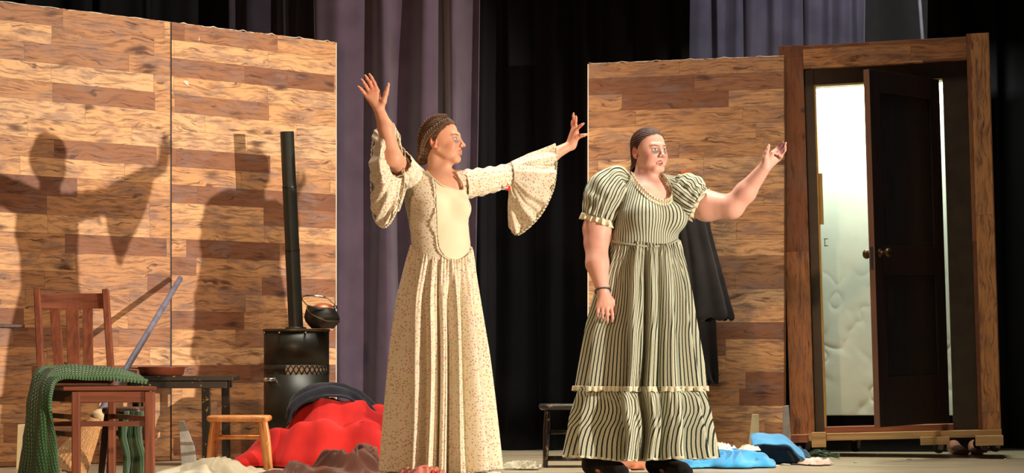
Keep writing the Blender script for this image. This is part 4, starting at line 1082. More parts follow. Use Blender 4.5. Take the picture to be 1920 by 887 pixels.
def face_colors(V, o, R, s, skin, lips, makeup, brow, mo=0.0, iris=(70, 62, 50), wide=1.0):
    L = (V - o) @ R / s; col = np.tile(np.array(lin(skin)), (len(V), 1))
    near = (np.linalg.norm(L, axis=1) < .16)
    def lay(m, c, a=1.0):
        m = (m * near * a)[:, None]; col[:] = col * (1 - m) + np.array(lin(c)) * m
    for q in (-1, 1):
        lay(ellmask(L, (q * .042 * wide, .062, -.036), (.026, .04, .022), 1.0), (196, 96, 82), .4)       # cheeks
        lay(ellmask(L, (q * .032, .085, -.012), (.021, .03, .0115), .5), makeup, .85)     # smudge under the eye
        lay(ellmask(L, (q * .031, .085, .006), (.019, .03, .010), .6), makeup, .35)
    lay(ellmask(L, (0, .112, -.034), (.012, .014, .011), .8), (196, 100, 84), .4)
    lay(ellmask(L, (0, .09, -.0615), (.0205, .03, .0044), .4), lips, .8)
    lay(ellmask(L, (0, .09, -.0725 - mo), (.0180, .03, .0056), .4), lips, .8)
    if mo: lay(ellmask(L, (0, .09, -.0665 - mo / 2), (.0155, .03, .0026 + mo * .5), .2), (74, 30, 30)); lay(ellmask(L, (0, .09, -.0645 - mo * .25), (.011, .03, .0018 + mo * .15), .2), (236, 226, 214))
    else: lay(ellmask(L, (0, .09, -.0668), (.020, .03, .0010), .5), (120, 56, 50), .8)
    for q in (-1, 1):
        t = (L[:, 0] * q - .031) / .022; zc = .0225 - .0055 * t ** 2 + .002 * t
        m = np.clip(1.3 - np.abs(L[:, 2] - zc) / .0036, 0, 1) * np.clip(1.25 - np.abs(t), 0, 1) * (L[:, 1] > .03); lay(np.clip(m, 0, 1), brow, 1.0)
        eye = ellmask(L, (q * .031, .08, .0005), (.0145, .02, .0060), .15); lay(eye, (206, 200, 194))
        lay(ellmask(L, (q * .031 , .08, .0010), (.0062, .02, .0066), .2) * eye, iris); lay(ellmask(L, (q * .031, .08, .001), (.0028, .02, .0028), .2) * eye, (18, 14, 14))
        t = (L[:, 0] * q - .031) / .0155; zl = .0068 - .004 * t ** 2
        m = np.clip(1.4 - np.abs(L[:, 2] - zl) / .0014, 0, 1) * (np.abs(t) < 1.15) * (L[:, 1] > .05); lay(m, (48, 34, 30), .9)
        zl = -.0058 + .003 * t ** 2; m = np.clip(1.3 - np.abs(L[:, 2] - zl) / .0011, 0, 1) * (np.abs(t) < 1.05) * (L[:, 1] > .05); lay(m, (96, 74, 68), .6)
        lay(ellmask(L, (q * .0085, .106, -.0405), (.0036, .008, .0024), .3), (92, 44, 38), .8)
        lay(ellmask(L, (q * .078 * wide, -.030, -.006), (.02, .022, .034), .8), (196, 92, 72), .55)
    return col

def mk_hand(pts, palm_r=.0125, fr=.0082, wrist=None, k=.007, thumb=None, tr=.0095):
    """pts: four fingers, each a chain base..tip in the room; wrist a point; thumb a chain"""
    P = []; w = np.array(wrist); prev = None
    for f in pts:
        f = [np.array(q) for q in f]; P.append(cone(w + (f[0] - w) * .12, f[0], palm_r * 1.25, fr * 1.18, .012))
        m = len(f)
        for i in range(m - 1):
            P.append(cone(f[i], f[i + 1], fr * (1.08 - .12 * i), fr * (1.0 - .16 * (i + 1)), .0035))
        if prev is not None: P.append(cone(w + (f[0] + prev - 2 * w) / 2 * .35, w + (f[0] + prev - 2 * w) / 2 * .88, palm_r * 1.1, palm_r * .8, .010))
        prev = f[0]
    if thumb is not None:
        th = [np.array(q) for q in thumb]; P.append(cone(w, th[0], palm_r * 1.2, tr * 1.5, .012))
        for i in range(len(th) - 1): P.append(cone(th[i], th[i + 1], tr * (1.45 - .3 * i), tr * (1.1 - .2 * i), .005))
    return P

def build_body(name, prims, grids, parent, colfn, mat):
    parts = [sdf_mesh(prims, lo, hi, h) for lo, hi, h in grids]
    V, Fq = join_meshes(parts); return mesh_obj(name, V, Fq, mat, parent, cols=colfn(V))

def box_of(pts, m): 
    P = np.array(pts); return P.min(0) - m, P.max(0) + m

def hair_mesh(name, prims, o, R, s, mat, parent, lo, hi, h=.0025, mask=None, disp=.0016, freq=.0):
    V, Fq = sdf_mesh(prims, lo, hi, h); L = (V - o) @ R / s
    if mask is not None:
        V, Fq, u = keep(V, Fq, mask(L)); L = L[u]
    ang = np.arctan2(L[:, 0], L[:, 2] - .02); su = ang / PI + L[:, 1] * 1.5; sv = (L[:, 1] * 5)
    c = V.mean(0); n = (V - c) / np.linalg.norm(V - c, axis=1)[:, None]
    V = V + n * (disp * np.sin(ang * 46 + 6 * np.sin(L[:, 1] * 30)))[:, None]
    return mesh_obj(name, V, Fq, mat, parent, attrs={'su': su, 'sv': sv})

def braid(name, pts, r, mat, parent, turns=7):
    P = catmull(np.array(pts), 120); bm = bmesh.new(); T = np.gradient(P, axis=0); T /= np.linalg.norm(T, axis=1)[:, None]
    ref = np.array([.3, -.9, .3]); N = np.cross(T, ref); N /= np.linalg.norm(N, axis=1)[:, None]; B = np.cross(T, N); q = np.linspace(0, 1, 120)
    for j in range(3):
        a = 2 * PI * (turns * q + j / 3); c = P + N * (np.sin(a) * r * .62)[:, None] + B * (np.sin(2 * a) * r * .35)[:, None]
        add_tube(bm, [tuple(v) for v in c], [r * .62 * (1 - .35 * t) for t in q], 10)
    o = bm_obj(name, bm, mat, parent, True); me = o.data
    at = me.attributes.new('su', 'FLOAT', 'POINT'); at2 = me.attributes.new('sv', 'FLOAT', 'POINT')
    co = np.zeros(len(me.vertices) * 3); me.vertices.foreach_get('co', co); co = co.reshape(-1, 3)
    at.data.foreach_set('value', (co[:, 2] * 9).astype(np.float32)); at2.data.foreach_set('value', (co[:, 0] * 9).astype(np.float32)); return o

def fold_fn(seed, k1, k2):
    rs = np.random.RandomState(seed); ph = rs.rand(12) * 2 * PI
    def f(T):
        w = T + .22 * np.sin(2 * T + ph[0]) / 2 + .16 * np.sin(3 * T + ph[1]) / 2 + .05 * np.sin(5 * T + ph[2])
        a_ = w * k1 + ph[3]; big = np.arcsin(.965 * np.sin(a_ + .35 * np.sin(a_))) / 1.30; mid = np.sin(w * k2 + ph[4]) * (.6 + .4 * np.sin(3 * T + ph[5]))
        return big, mid
    return f

def skirt(name, rows, mat, parent, topfn=None, seed=1, k1=15, k2=37, amp0=.004, amp1=.03, gath=.006, ng=75, nstripe=120, nv=150, nu=720, hemwave=.01, depth_ratio=.8, us0=0.0, thick=.003, vpow=1.0, twist=0.0, amid=.35):
    """rows: (py, px_left, px_right, d)"""
    q = np.array([(CH + (HY - y) * d / F, ((a + b) / 2 - HX) * d / F, (b - a) / 2 * d / F, d) for (y, a, b, d) in rows])
    Q = catmull(q, nv); T = np.linspace(0, 2 * PI, nu, endpoint=False); TT, VV = np.meshgrid(T, np.linspace(0, 1, nv))
    ff = fold_fn(seed, k1, k2); tw = TT + twist * VV
    big, mid = ff(tw)
    drift = .25 * np.sin(VV * 3 + 2 * TT); big2, mid2 = ff(tw + .05 * np.sin(VV * 5 + TT * 3))
    A = amp0 + (amp1 - amp0) * VV ** vpow
    pres = np.clip((VV - .06 - .25 * (np.sin(TT * 5 + seed) * .5 + .5)) / .35, 0, 1)
    disp = A * (big2 * (.6 + .4 * pres) + amid * mid2 * (.4 + .6 * pres)) + gath * np.sin(ng * TT + 2 * np.sin(TT * 3)) * np.exp(-VV * 4.0) 
    hw = Q[:, 2][:, None]; cx = Q[:, 1][:, None]; dd = Q[:, 3][:, None]; z = Q[:, 0][:, None] + 0 * TT
    X = cx + (hw + disp - A * .4) * np.cos(TT); Y = dd + (hw * depth_ratio + disp - A * .4) * np.sin(TT)
    if topfn is not None:
        drop = topfn(TT); z = z - drop * (1 - VV) ** 1.5
    z = z + hemwave * (.5 * np.sin(TT * 4 + seed) + .5 * big2) * np.clip(VV - .8, 0, 1) * 5 * .5
    sg_ = np.hypot(np.diff(X, axis=1, append=X[:, :1]), np.diff(Y, axis=1, append=Y[:, :1])); arc_ = np.cumsum(sg_, 1); arc_ = arc_ / arc_[:, -1:]
    V = np.stack([X, Y, z], -1).reshape(-1, 3)
    o = mesh_obj(name, V, grid_faces(nv, nu, True), mat, parent, attrs={'su': (arc_ * nstripe).ravel(), 'sv': VV.ravel()})
    if thick: solid(o, thick)
    return o, V.reshape(nv, nu, 3)

def ruffle(name, path, width, amp, waves, mat, parent, out=None, closed=False, down=(0, 0, -1), n=400, thick=.0015, seed=0):
    """a gathered strip along path; down is the way the strip hangs"""
    P = catmull(np.array(path), n, closed); dn = np.array(down, float); dn = dn / np.linalg.norm(dn) if dn.ndim == 1 else dn
    T = (np.roll(P, -1, 0) - np.roll(P, 1, 0)) if closed else np.gradient(P, axis=0); T /= (np.linalg.norm(T, axis=1)[:, None] + 1e-9)
    N = np.cross(T, np.tile(dn, (n, 1)) if dn.ndim == 1 else dn); N /= (np.linalg.norm(N, axis=1)[:, None] + 1e-9); q = np.linspace(0, 1, n); rows = []
    m = 6
    for j in range(m):
        v = j / (m - 1); ph = 2 * PI * waves * q + .8 * np.sin(2 * PI * q * 3 + seed)
        rows.append(P + dn * (width * (v + .10 * v * np.sin(ph * .5 + 1)))[:, None] + N * (amp * (.25 + v) * np.sin(ph))[:, None] + T * (amp * .5 * v * np.cos(ph))[:, None])
    G = np.stack(rows); o = mesh_obj(name, G.reshape(-1, 3), grid_faces(m, n, closed), mat, parent, attrs={'su': np.tile(q * waves, m), 'sv': np.repeat(np.linspace(0, 1, m), n)})
    if thick: solid(o, thick)
    return o

def cloth_tube(name, path, radii, mat, parent, nu=160, nv=70, pleat=.004, npl=18, nstripe=20, thick=.003, flat=None, noise=.0, seed=1, wr=0.0):
    P = catmull(np.array(path), nv); r = catmull(np.array(radii, float)[:, None], nv)[:, 0]
    T = np.gradient(P, axis=0); T /= np.linalg.norm(T, axis=1)[:, None]; u = np.cross(T[0], (0, 1, 0)); u /= np.linalg.norm(u); rows = []
    for i in range(nv):
        u = u - T[i] * (u @ T[i]); u /= np.linalg.norm(u); v = np.cross(T[i], u); a = np.linspace(0, 2 * PI, nu, endpoint=False); q = i / (nv - 1)
        rr = r[i] + pleat * (np.sin(npl * a + .6 * math.sin(q * 5)) * (.35 + 1.4 * abs(q - .5))) + wr * np.sin(q * 26 + 2.2 * np.sin(2 * a + 1) + seed) * (.5 + .5 * np.sin(a * 2 + seed))
        rows.append(P[i] + (np.cos(a) * rr)[:, None] * u + (np.sin(a) * rr)[:, None] * v)
    G = np.stack(rows)
    if noise: 
        N = grid_normals(G, True); G = G + N * (noise * vnoise(G.reshape(-1, 3) * 22, seed, 2).reshape(nv, nu))[..., None]
    o = mesh_obj(name, G.reshape(-1, 3), grid_faces(nv, nu, True), mat, parent, attrs={'su': np.tile(np.arange(nu) / nu * nstripe, nv), 'sv': np.repeat(np.linspace(0, 1, nv), nu)})
    if thick: solid(o, thick)
    return o, G

# ================================================================== woman in the flower-print dress
D1 = 9.70
w = lambda x, y, dd=0.0: W(x, y, D1 + dd)
p1 = thing('person', 'woman in cream flower-print dress with bell sleeves, both arms raised wide', 'person', FL(822, D1))
fw1 = np.array([math.sin(math.radians(28)), -math.cos(math.radians(28)), 0]); lat1 = np.array([math.cos(math.radians(28)), math.sin(math.radians(28)), 0])   # lat: towards her left
hR = head_frame((.955, -.29, .05)); hO = w(831, 264); hs = .90
prims = head_prims(hO, hR, hs, .97)
T1 = lambda p: hO + hR @ (np.array(p) * hs)
prims += [cone(T1((0, -.035, -.045)), w(822, 338, .01), .045, .050, .015), cone(T1((0, .03, -.085)), w(826, 330, -.02), .026, .030, .02)]
torso1 = [cone(w(818, 374), w(827, 456), .137, .122, .03, fw1, 1.28), cone(w(776, 344, -.01), w(872, 340), .044, .042, .035),
          cone(w(822, 366), w(820, 378), .085, .125, .03, fw1, 1.3), cone(w(815, 330, .03), w(788, 342, .01), .022, .036, .03), cone(w(830, 330, .03), w(858, 338, .01), .022, .036, .03), cone(w(827, 462), w(827, 560), .112, .128, .04, fw1, 1.15)]
cc = w(821, 392)
for q in (-1, 1): torso1.append(ell(cc + fw1 * .066 + lat1 * .062 * q, (.056, .046, .056), None, .03))
prims += torso1
prims += [cone(w(826, 348, -.04), w(830, 358, -.045), .042, .042, .03)]
# legs and feet
for (x, q) in ((800, 0), (848, 1)):
    prims += [cone(w(x + 5, 560), w(x, 740), .082, .052, .03), cone(w(x, 740), FL(x, D1, .08), .052, .034, .02), cone(FL(x, D1, .045), FL(x + 18, D1 - .14, .028), .036, .024, .02)]
# raised right arm
Sh = w(770, 338); El = w(737, 296, -.24); Wr = w(711, 206, -.25)
prims += [cone(Sh, El, .050, .040, .02), cone(El, w(723, 240, -.25), .038, .033, .02), cone(w(723, 240, -.25), Wr, .033, .0235, .02)]
hd = -.26
w2 = lambda x, y, dd=0: w(x, y, hd + dd)
f_r = [[w2(708, 171), w2(702, 156, -.006), w2(697, 146, -.008), w2(692.5, 139, -.006)], [w2(699, 168), w2(693, 154, -.01), w2(688, 147, -.012), w2(684.5, 141.5, -.008)],
       [w2(692.5, 173), w2(686, 161, -.008), w2(681.5, 154, -.01), w2(677.5, 149, -.006)], [w2(688, 181), w2(681, 172, -.004), w2(676.5, 167, -.006), w2(671.5, 162.5, -.004)]]
prims += mk_hand(f_r, .0135, .0088, Wr, thumb=[w2(719, 190, -.008), w2(723.5, 176, -.014), w2(726, 168, -.014), w2(728.5, 158, -.01)], tr=.0095)
# outstretched left arm
Sl = w(872, 342); Ele = w(966, 334, .13); Wl = w(1071, 272, .22)
prims += [cone(Sl, Ele, .050, .040, .02), cone(Ele, w(1035, 291, .19), .038, .030, .02), cone(w(1035, 291, .19), Wl, .030, .021, .02)]
w3 = lambda x, y, dd=0: w(x, y, .22 + dd)
f_l = [[w3(1081, 243, -.02), w3(1087, 237, -.035), w3(1091, 234, -.045), w3(1094.5, 231.5, -.05)], [w3(1079, 236, .0), w3(1079.5, 226, -.01), w3(1080, 221, -.012), w3(1080, 218, -.014)],
       [w3(1076.5, 236, .018), w3(1075.5, 223, .012), w3(1075, 217, .008), w3(1075.5, 212.5, .004)], [w3(1075, 243, .035), w3(1073, 234, .04), w3(1073, 229, .04), w3(1074, 225, .04)]]
prims += mk_hand(f_l, .0120, .0080, Wl, thumb=[w3(1082, 258, -.02), w3(1090, 254.5, -.03), w3(1095, 253.5, -.035), w3(1100.5, 252, -.035)], tr=.0078)
prims.append(cone(Wl, w3(1078, 250), .021, .018, .015))
skin1 = (208, 152, 122)
def col1(V):
    c = face_colors(V, hO, hR, hs, skin1, (182, 98, 84), (110, 104, 104), (70, 46, 32), 0, (74, 70, 66), .97)
    x, y = topx(V)
    for (cx_, cy_, r_) in ((698, 158, 26), (1080, 235, 28)):
        m = np.clip(1 - np.hypot(x - cx_, y - cy_) / r_, 0, 1)[:, None] * .5; c = c * (1 - m) + np.array(lin(202, 100, 82)) * m
    return c
gr = [(T1((0, -.02, -.01)) - .15, T1((0, -.02, -.01)) + .15, .0022)]
lo, hi = box_of([T1((0, 0, -.06)), w(790, 370), w(862, 375), w(830, 380, -.12), w(830, 380, .12)], .03); gr.append((lo, hi, .0035))
lo, hi = box_of([Wr, w2(690, 135), w2(668, 160), w2(730, 155), w(723, 240, -.25), El], .045); gr.append((lo, hi, .0022))
lo, hi = box_of([Wl, w3(1104, 250), w3(1075, 208), w(1030, 290)], .045); gr.append((lo, hi, .0022))
lo, hi = box_of([w(720, 300, -.3), w(1040, 380, .28)], .02); gr.append((lo, hi, .006))
lo, hi = box_of([w(740, 380, -.2), w(910, 900, .2)], .0); gr.append((lo, hi, .009))
build_body('body', prims, gr, p1, col1, M['skin_fair'])

# hair: drawn back with a braid along the side, low knot at the nape
Eh = lambda c, r, k=.01: ell(T1(c), np.array(r) * hs, hR, k)
hp = [Eh((0, -.022, .038), (.083, .101, .090), .01), Eh((0, -.075, -.03), (.056, .040, .055), .03), Eh((.0, -.095, -.075), (.03, .028, .030), .02)]
c_ = T1((0, -.02, 0))
hm = lambda L: ((.80 * L[:, 1] - .60 * L[:, 2]) < (-.004 + .010 * np.cos(L[:, 0] * 26) + .0015 * np.sin(L[:, 0] * 300)))
hair = hair_mesh('hair', hp, hO, hR, hs, M['hair_brown'], p1, c_ - .16, c_ + .14, .0025, hm)
braid('braid', [T1((.045, .045, .092)), T1((.068, .015, .075)), T1((.083, -.028, .045)), T1((.084, -.062, .012)), T1((.070, -.088, -.025)), T1((.04, -.108, -.065))], .0125, M['hair_brown'], hair, 6)
braid('braid', [T1((.02, .03, .118)), T1((.04, -.02, .118)), T1((.052, -.07, .09)), T1((.05, -.105, .03)), T1((.03, -.118, -.05))], .011, M['hair_brown'], hair, 6)
bm = bmesh.new(); rs = random.Random(2)
kc = T1((.01, -.112, -.082)); pts = [kc + np.array([.018 * math.cos(t) , .012 * math.sin(t * 2), .018 * math.sin(t)]) for t in np.linspace(0, 4 * PI, 40)]
V, Fq = sdf_mesh([cone(pts[i], pts[i + 1], .011, .011, .004) for i in range(0, 39)], kc - .06, kc + .06, .003)
mesh_obj('hair_knot', V, Fq, M['hair_brown'], hair, attrs={'su': V[:, 2] * 8, 'sv': V[:, 0] * 8})

# dress: bodice
dress1 = bpy.data.objects.new('dress', None); C.objects.link(dress1); dress1.parent = p1; dress1.empty_display_size = .05
lo, hi = box_of([w(740, 325, -.2), w(905, 500, .2)], .02)
Vb, Fb = sdf_mesh(torso1, lo, hi, .0035, .010)
neck = [(788, 280), (797, 316), (808, 330), (820, 340), (834, 350), (866, 357), (868, 345), (858, 330), (851, 318), (845, 280)]
x, y = topx(Vb); front = Vb[:, 1] < D1 + .02
msk = ~(front & inpoly(x, y, neck)) & (y < 488) & ~((~front) & (y < 326) & (x > 796) & (x < 850)) & (x > 757) & (x < 890)
panel = [(812, 332), (816, 350), (818, 400), (819, 440), (823, 466), (834, 482), (850, 490), (868, 488), (880, 478), (881, 450), (878, 420), (880, 385), (876, 350), (866, 350)]
Vq, Fq, u_ = keep(Vb, Fb, msk)
o = mesh_obj('bodice', Vq, Fq, M['floral'], dress1, attrs={'su': Vq[:, 0] * 50, 'sv': Vq[:, 2]}); solid(o, .002)
Vb2, Fb2 = sdf_mesh(torso1, lo, hi, .0030, .0145); x, y = topx(Vb2)
pm = (Vb2[:, 1] < D1) & inpoly(x, y, panel) & ~inpoly(x, y, neck)
Vq, Fq, u_ = keep(Vb2, Fb2, pm); o = mesh_obj('front_panel', Vq, Fq, M['bodice_cream'], dress1); o['label'] = 'plain cream front panel'; solid(o, .002)
def onsurf(prims_, x, y, off, dfrom=-.35, dto=.1):
    ds = np.linspace(D_cur + dfrom, D_cur + dto, 450); P = np.stack([W(x, y, d) for d in ds]); G = np.full(len(P), .5)
    for (_, _, f, k, sub) in prims_: G = smin(G, f(P), k)
    i = np.argmax(G < off); return P[i] if G[i] < off else P[-1]
D_cur = D1
edge = [onsurf(torso1, x, y, .019) for x, y in ((812, 334), (816, 352), (818, 400), (819, 440), (823, 466), (834, 481), (850, 489), (868, 487), (879, 478))]
ruffle('panel_trim', edge, .007, .003, 34, M['lace'], dress1, down=(-1, -.3, 0))
edge = [onsurf(torso1, x, y, .018) for x, y in ((800, 320), (808, 330), (820, 341), (834, 350), (866, 357), (868, 345), (859, 330))]
bm = bmesh.new(); add_tube(bm, [tuple(v) for v in catmull(np.array(edge), 60)], .0035, 8); bm_obj('neck_binding', bm, M['lace'], dress1, True)
# skirt
th0 = math.radians(-62)
skirt1, SG1 = skirt('skirt', [(460, 772, 884, D1), (500, 760, 891, D1), (560, 747, 898, D1 - .005), (650, 737, 908, D1 - .01), (760, 728, 919, D1 - .015), (882, 719, 930, D1 - .02)],
      M['floral'], dress1, lambda T: .068 * np.clip(np.cos(T - th0), 0, 1) ** 2.2, 3, 15, 37, .005, .048, .0055, 62, 100, hemwave=.02, depth_ratio=.82, vpow=.8)
ruffle('petticoat_hem', [SG1[-1, i] * [1, 1, 0] + [0, 0, .045] for i in range(0, 720, 20)], .034, .006, 60, M['lace'], dress1, closed=True, n=900)
# outstretched sleeve: fitted tube, gathered band with ties, then the bell
cloth_tube('sleeve', [w(868, 346, .0), w(895, 342, .03), w(925, 336, .07), w(956, 329, .12)], [.062, .061, .056, .050], M['floral'], dress1, pleat=.002, npl=14, wr=.004, seed=2)
bc = w(957, 329, .03)
cloth_tube('sleeve_band', [w(948, 331, .11), w(955, 329, .12), w(963, 327, .13)], [.053, .051, .053], M['floral'], dress1, pleat=.004, npl=20, nv=16)
def loop(pts, base): return [w(x, y, base + dd) for x, y, dd in pts]
L0 = loop([(958, 304, 0), (962, 314, -.05), (964, 330, -.06), (962, 345, -.045), (957, 353, 0), (955, 345, .04), (956, 330, .06), (957, 314, .045)], .12)
L1 = loop([(998, 288, 0), (1004, 308, -.07), (1000, 345, -.10), (982, 378, -.085), (958, 394, -.03), (955, 375, .04), (966, 340, .08), (985, 305, .06)], .16)
L2 = loop([(1041, 273, 0), (1043, 305, -.07), (1037, 352, -.11), (1010, 404, -.10), (968, 438, -.03), (956, 405, .04), (985, 350, .08), (1022, 298, .06)], .19)
cnt_pleat = lambda u, v: v * (.010 * np.sin(u * 2 * PI * 11 + 1.5 * np.sin(u * 12)) + .005 * np.sin(u * 2 * PI * 23))
bell = sheet('bell_cuff', [L0, [(a * .6 + b * .4) for a, b in zip(L0, L1)], L1, [(a * .5 + b * .5) for a, b in zip(L1, L2)], L2], M['floral'], dress1, 280, 60, .002, .004, 14, 5, True, cnt_pleat)
ruffle('cuff_lace', catmull(np.array(L2), 60, True), .010, .004, 70, M['lace'], dress1, closed=True, down=(.35, -.2, -.9), n=700)
bm = bmesh.new()
add_tube(bm, [tuple(v) for v in catmull(np.array([w(956, 349, .06), w(948, 352, .04), w(942, 347, .04), w(950, 343, .05), w(957, 349, .055), w(960, 362, .05), w(966, 372, .05)]), 40)], .0035, 8); bm_obj('sleeve_tie', bm, M['lace'], dress1, True)
bm = bmesh.new(); p = w(953, 353, .05); add_box(bm, tuple(p - [.012, .003, .010]), tuple(p + [.010, .003, .010])); o = bm_obj('red_tag', bm, M['tag_red'], dress1, bevel=.002)
# raised sleeve: tube over the upper arm, then the bell falling from the elbow
cloth_tube('sleeve', [w(792, 352, .0), w(772, 336, -.03), w(757, 318, -.12), w(748, 306, -.19)], [.066, .068, .062, .060], M['floral'], dress1, pleat=.002, npl=14, wr=.004, seed=5)
K0 = loop([(746, 280, -.17), (762, 292, -.15), (770, 312, -.15), (764, 330, -.18), (748, 334, -.22), (734, 324, -.25), (730, 304, -.25), (735, 286, -.22)], 0)
K1 = loop([(738, 252, -.20), (757, 285, -.17), (764, 325, -.17), (760, 355, -.20), (742, 372, -.25), (720, 350, -.30), (711, 300, -.31), (720, 262, -.27)], 0)
K2 = loop([(735, 230, -.19), (752, 270, -.19), (759, 330, -.21), (755, 368, -.24), (742, 400, -.27), (722, 424, -.27), (701, 405, -.23), (696, 340, -.20), (698, 275, -.19), (708, 240, -.19)], 0)
def rs_loop(Lp, n=10): return [v for v in catmull(np.array(Lp), n, True)]
K0r, K1r = rs_loop(K0), rs_loop(K1)
sheet('bell_cuff', [K0r, [(a + b) / 2 for a, b in zip(K0r, K1r)], K1r, [(a + b) / 2 for a, b in zip(K1r, K2)], K2], M['floral'], dress1, 280, 60, .002, .004, 14, 6, True, cnt_pleat)
ruffle('cuff_lace', catmull(np.array(K2), 60, True), .009, .004, 70, M['lace'], dress1, closed=True, down=(-.3, -.3, -.85), n=700)

# ================================================================== woman in the striped dress
D2 = 10.20; D_cur = D2
v = lambda x, y, dd=0.0: W(x, y, D2 + dd)
p2 = thing('person', 'woman in green striped puff-sleeve dress and black socks, one arm held out', 'person', FL(1205, D2))
a2 = math.radians(24); fw2 = np.array([math.sin(a2), -math.cos(a2), 0]); lat2 = np.array([math.cos(a2), math.sin(a2), 0])
yw = math.radians(35); gR = head_frame((math.sin(yw), -math.cos(yw), .0), (-.03, 0, 1)); gO = v(1219, 283); gs = .92
prims = head_prims(gO, gR, gs, 1.06, .004); T2 = lambda p: gO + gR @ (np.array(p) * gs)
prims += [cone(T2((0, -.03, -.05)), v(1210, 352, .01), .050, .062, .018), cone(T2((0, .03, -.085)), v(1215, 345, -.03), .028, .036, .02)]
torso2 = [cone(v(1213, 392), v(1210, 452), .148, .149, .03, fw2, 1.2), cone(v(1152, 356), v(1272, 358), .052, .050, .04), cone(v(1212, 382), v(1213, 396), .10, .145, .03, fw2, 1.2), cone(v(1198, 338, .04), v(1166, 352, .01), .030, .046, .03), cone(v(1224, 338, .04), v(1258, 354, .01), .030, .046, .03),
          cone(v(1207, 455), v(1205, 560), .132, .150, .04, fw2, 1.1)]
cc = v(1214, 408)
for q in (-1, 1): torso2.append(ell(cc + fw2 * .088 + lat2 * .070 * q, (.078, .07, .072), None, .04))
prims += torso2 + [cone(v(1215, 362, -.055), v(1222, 376, -.075), .055, .055, .03)]
for x in (1114, 1234):
    prims += [cone(v(1205 + (x - 1205) * .4, 560), v(1205 + (x - 1205) * .6, 740), .080, .056, .03), cone(v(1205 + (x - 1205) * .6, 740), FL(x, D2, .09), .056, .040, .02), cone(FL(x - 4, D2, .05), FL(x + 42, D2 - .13, .03), .038, .028, .02)]
# hanging right arm
A1 = v(1132, 372, -.02); A2 = v(1118, 455, -.07); A3 = v(1130, 543, -.16)
prims += [cone(A1, v(1120, 430, -.05), .066, .067, .02), cone(v(1120, 430, -.05), A2, .067, .056, .02), cone(A2, v(1120, 495, -.11), .056, .053, .02), cone(v(1120, 495, -.11), A3, .053, .031, .02)]
h2 = lambda x, y, dd=0: v(x, y, -.18 + dd)
f_r = [[h2(1146, 577, -.01), h2(1148, 589, -.022), h2(1148.5, 597, -.018), h2(1148, 603, -.008)], [h2(1137.5, 578, -.016), h2(1138.5, 591, -.028), h2(1139, 600, -.024), h2(1139, 606, -.012)],
       [h2(1129.5, 577, -.014), h2(1130, 588, -.024), h2(1130, 595, -.020), h2(1130.5, 600, -.008)], [h2(1122, 575, -.008), h2(1121.5, 585, -.016), h2(1121.5, 591, -.012), h2(1122, 595, -.004)]]
prims += mk_hand(f_r, .0150, .0090, A3, thumb=[h2(1147, 565, .02), h2(1152, 578, .03), h2(1153, 588, .03)], tr=.010)
# outstretched left arm
B1 = v(1288, 372, -.01); B2 = v(1372, 388, -.10); B3 = v(1433, 315, -.18)
prims += [cone(B1, v(1325, 386, -.04), .062, .072, .02), cone(v(1325, 386, -.04), B2, .072, .056, .02), cone(B2, v(1398, 360, -.13), .054, .049, .02), cone(v(1398, 360, -.13), B3, .049, .029, .02)]
h3 = lambda x, y, dd=0: v(x, y, -.19 + dd)
f_l = [[h3(1448, 287, -.01), h3(1457, 279, .0), h3(1463, 272, -.008), h3(1468, 267, -.018)], [h3(1454, 291, .005), h3(1464, 283, .015), h3(1470, 275, .008), h3(1473.5, 268, -.003)],
       [h3(1456, 297, .01), h3(1466, 290, .02), h3(1471.5, 282, .014), h3(1473, 275, .004)], [h3(1453, 303, .005), h3(1461, 299, .008), h3(1465, 294, -.012), h3(1460, 290, -.028)]]
prims += mk_hand(f_l, .0150, .0088, B3, thumb=[h3(1435, 296, -.015), h3(1437.5, 286, -.02), h3(1440, 279, -.022), h3(1442, 272.5, -.02)], tr=.0088)
skin2 = (212, 160, 142)
def col2(V):
    c = face_colors(V, gO, gR, gs, skin2, (190, 116, 104), (100, 106, 100), (64, 44, 34), .004, (80, 74, 70), 1.06)
    x, y = topx(V)
    m = (np.clip(1 - np.hypot((x - 1466) / 10, (y - 277) / 15), 0, 1) * (V[:, 1] < D2 - .165) * (V[:, 1] > D2 - .3))[:, None]; m = np.clip(m * 2, 0, .85); m = m * ((x < 1471) & (x > 1452))[:, None]
    c = c * (1 - m) + np.array(lin(96, 34, 62)) * m  # purple shade inside the curled fingers, mixed into the skin colour
    for (cx_, cy_, r_) in ((1135, 590, 26), (1110, 450, 22)):
        mm = np.clip(1 - np.hypot(x - cx_, y - cy_) / r_, 0, 1)[:, None] * .35; c = c * (1 - mm) + np.array(lin(196, 106, 88)) * mm
    return c
gr = [(T2((0, -.02, -.01)) - .15, T2((0, -.02, -.01)) + .15, .0022)]
lo, hi = box_of([T2((0, 0, -.06)), v(1165, 345), v(1268, 385), v(1230, 380, -.16), v(1230, 380, .12)], .03); gr.append((lo, hi, .0035))
lo, hi = box_of([A3, h2(1122, 600), h2(1150, 610), A2], .075); gr.append((lo, hi, .0026))
lo, hi = box_of([B3, h3(1476, 262), h3(1440, 270)], .045); gr.append((lo, hi, .0022))
lo, hi = box_of([v(1270, 340, -.2), v(1436, 430, .1), v(1436, 310, -.2)], .03); gr.append((lo, hi, .0045))
lo, hi = box_of([v(1090, 345, -.2), v(1150, 460, .1)], .03); gr.append((lo, hi, .0045))
lo, hi = box_of([v(1120, 380, -.2), v(1300, 905, .2)], .02); lo[2] = -.01; gr.append((lo, hi, .009))
build_body('body', prims, gr, p2, col2, M['skin_fair'])
